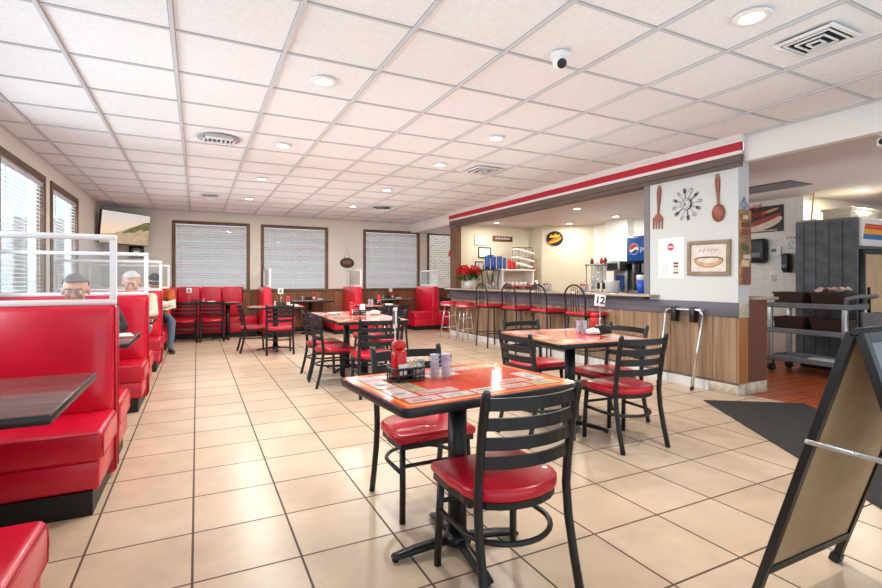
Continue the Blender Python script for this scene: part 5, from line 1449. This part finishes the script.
    for v in t.verts: v.co = Vector((v.co.x*.0835, .012+v.co.y*.103, .035+v.co.z*.094))*1.0; v.co += v.normal*rn.uniform(-.001, .003)
    ret = bmesh.ops.extrude_face_region(t, geom=list(t.faces))
    for v in [e for e in ret['geom'] if isinstance(e, bmesh.types.BMVert)]: v.co = (v.co-Vector((0, .012, .035)))*.9+Vector((0, .012, .035))
    bmesh.ops.recalc_face_normals(t, faces=t.faces)
    g = MB(); g.merge(t, HL, 0, True); g.build('hair', hair, r)
    for s in (-1, 1):
        g = MB(); g.sphere((s*.033, -.083, .006), .0115, 10, mx=HL); e = g.build('eye', M_paper, r)
        g = MB(); g.sphere((s*.033, -.0915, .006), .0055, 8, mx=HL); g.build('iris', M_eye, e)
        g = MB(); g.box(s*.033-.02, s*.033+.02, -.1, -.09, .024, .031, r=.003, mx=HL); g.build('eyebrow', hair, r)
    g = MB(); g.box(-.024, .024, -.098, -.088, -.071, -.066, r=.002, mx=HL); g.build('mouth', mat('lip_'+label[:12].replace(' ', '_'), (168, 100, 92), .5), r)
    if glasses:
        g = MB()
        for s in (-1, 1):
            g.tube([HL @ Vector((s*.035+.027*cos(2*pi*k/16), -.106, .004+.019*sin(2*pi*k/16))) for k in range(16)], .0022, 5, closed=True)
            g.tube([HL @ Vector((s*.062, -.104, .008)), HL @ Vector((s*.082, .0, .01))], .002, 5)
        g.tube([HL @ Vector((-.008, -.107, .008)), HL @ Vector((.008, -.107, .008))], .002, 5); g.build('glasses', M_steel, r)
    if cap:
        g = MB(); t = bmesh.new(); bmesh.ops.create_icosphere(t, subdivisions=3, radius=1)
        bmesh.ops.delete(t, geom=[v for v in t.verts if v.co.z < .12], context='VERTS')
        for v in t.verts: v.co = Vector((v.co.x*.09, .012+v.co.y*.11, .038+v.co.z*.098))
        g.merge(t, HL, 0, True); cp = g.build('cap', cap, r)
        g = MB(); g.prism([(.078*cos(a_), -.07+.085*sin(a_)) for a_ in [pi+pi*k/12 for k in range(13)]], .048, .055, mx=HL @ rot('X', 8)); g.build('brim', cap, cp)
    return r
person('man with grey hair and glasses in dark jacket at the second booth table',
       dict(pelvis=(-.88, 5.37, .55), chest=(-.88, 5.15, .88), neck=(-.88, 4.93, 1.0), head=(-.875, 4.78, 1.10), sh_l=(-.68, 5.10, .95), sh_r=(-1.08, 5.10, .95),
            el_l=(-.57, 4.88, .785), el_r=(-1.18, 4.88, .785), wr_l=(-.72, 4.66, .79), wr_r=(-1.0, 4.66, .79), kn_l=(-.74, 4.88, .50), kn_r=(-.91, 4.88, .50),
            an_l=(-.74, 4.92, .1), an_r=(-.84, 4.98, .1), to_l=(-.70, 4.80, .036), to_r=(-.82, 4.86, .036)),
       .05, radians(8), M_darkcloth, M_jeans, M_hairgrey, hs=1.1, glasses=True)
person('white-haired man in pale shirt at the third booth table',
       dict(pelvis=(-.72, 7.50, .55), chest=(-.72, 7.28, .89), neck=(-.72, 7.08, 1.03), head=(-.715, 6.93, 1.145), sh_l=(-.52, 7.18, .96), sh_r=(-.92, 7.18, .96),
            el_l=(-.475, 6.98, .775), el_r=(-1.02, 6.98, .775), wr_l=(-.62, 6.76, .765), wr_r=(-.86, 6.76, .765), kn_l=(-.62, 7.02, .50), kn_r=(-.82, 7.02, .50),
            an_l=(-.62, 6.98, .1), an_r=(-.82, 6.98, .1), to_l=(-.61, 6.84, .036), to_r=(-.83, 6.84, .036)),
       .05, radians(10), M_palecloth, M_jeans, M_hairwhite, hs=1.2)
person('man in dark cap, orange shirt and jeans reading a newspaper at the last booth',
       dict(pelvis=(-.60, 9.64, .55), chest=(-.58, 9.46, .89), neck=(-.59, 9.24, 1.03), head=(-.615, 9.10, 1.15), sh_l=(-.40, 9.30, .97), sh_r=(-.77, 9.34, .96),
            el_l=(-.35, 9.16, .74), el_r=(-.83, 9.14, .775), wr_l=(-.41, 8.96, .775), wr_r=(-.62, 8.98, .775), kn_l=(-.375, 9.10, .49), kn_r=(-.68, 9.10, .50),
            an_l=(-.385, 8.98, .1), an_r=(-.68, 9.04, .1), to_l=(-.34, 8.83, .036), to_r=(-.68, 8.9, .036)),
       .1, radians(22), M_rustcloth, M_jeans, M_hairgrey, cap=M_capcloth, hs=1.12, glasses=True)
t = bmesh.new(); bmesh.ops.create_grid(t, x_segments=10, y_segments=10, size=.5)
for v in t.verts:
    x, y = v.co.x, v.co.y; v.co = Vector((x*.26, y*.24, .05*abs(x)*2+.012*sin(y*9)))
g = MB(); g.merge(t, rot('X', 38), 0, True); o = g.build('newspaper', mat('newsprint', (214, 206, 190), .9, noise=(40, .3)), None, (-.44, 8.91, .775)); tag(o, 'folded newspaper held by the man in the orange shirt', 'newspaper')

# ------------------------------------------------------------------ light
w = bpy.data.worlds.new('world'); SC.world = w; w.use_nodes = True
bg = w.node_tree.nodes['Background']; bg.inputs[0].default_value = (.80, .90, 1, 1); bg.inputs[1].default_value = 1.42
def area(name, loc, rotv, sx, sy, power, col=(1, 1, 1), shape='RECTANGLE', spread=None):
    l = bpy.data.lights.new(name, 'AREA'); l.shape = shape; l.size = sx
    if shape in ('RECTANGLE', 'ELLIPSE'): l.size_y = sy
    l.energy = power; l.color = col
    if spread: l.spread = spread
    o = bpy.data.objects.new(name, l); COL.objects.link(o); o.location = loc; o.rotation_euler = rotv; return o
for i, (x, y) in enumerate(LI): area('downlight_lamp', (x, y, ZC-.02), (0, 0, 0), .09, .09, 27, (1, .96, .90), 'DISK')
for i, (x, y) in enumerate(LI2): area('downlight_lamp', (x, y, ZC2-.02), (0, 0, 0), .14, .14, 13 if i < 4 else 26, (1, .92, .80), 'DISK')
for a_, b_ in leftwins: area('window_daylight', (XL-.75, (a_+b_)/2, 1.55), (0, radians(-78-12), 0), 1.5, 1.45, 50, (.86, .93, 1))
for a_, b_ in backwins: area('window_daylight', ((a_+b_)/2, YB+.8, 1.3), (radians(-100), 0, 0), 1.5, 1.5, 9, (.95, .97, 1))
for y_ in (1.2, 4.6, 8.2): area('added_ceiling_fill', (1.6, y_, 1.95), (radians(180), 0, 0), 4.6, 3.0, 12, (.90, .97, 1))  # added upward fill lamps, no fixtures, for the dining, bar and kitchen ceilings
area('added_ceiling_fill', (6.8, 5.4, 1.95), (radians(180), 0, 0), 1.4, 4.0, 5, (1, .98, .95))
area('added_ceiling_fill', (7.5, 2.0, 1.95), (radians(180), 0, 0), 3.0, 3.0, 9, (1, .98, .95))
sun = bpy.data.lights.new('sun', 'SUN'); sun.energy = 2.0; sun.angle = radians(3); sun.color = (1, .95, .88)
so = bpy.data.objects.new('sun', sun); COL.objects.link(so); so.rotation_euler = (radians(48), 0, radians(-160))

# ------------------------------------------------------------------ camera
cam = bpy.data.cameras.new('camera'); co = bpy.data.objects.new('camera', cam); COL.objects.link(co)
co.location = (0, 0, H); co.rotation_euler = (radians(90), 0, -.459)
cam.sensor_width = 36; cam.lens = 484.5/882*36; cam.shift_x = (441-436.4)/882; cam.shift_y = -(294-280.4)/882
cam.clip_start = .05; cam.clip_end = 100
SC.camera = co
SC.view_settings.view_transform = 'Standard'; SC.view_settings.exposure = .1
SC.view_settings.use_white_balance = True; SC.view_settings.white_balance_temperature = 6300; SC.view_settings.white_balance_tint = 4
SC.cycles.use_denoising = True
SC.cycles.max_bounces = 8; SC.cycles.transparent_max_bounces = 16
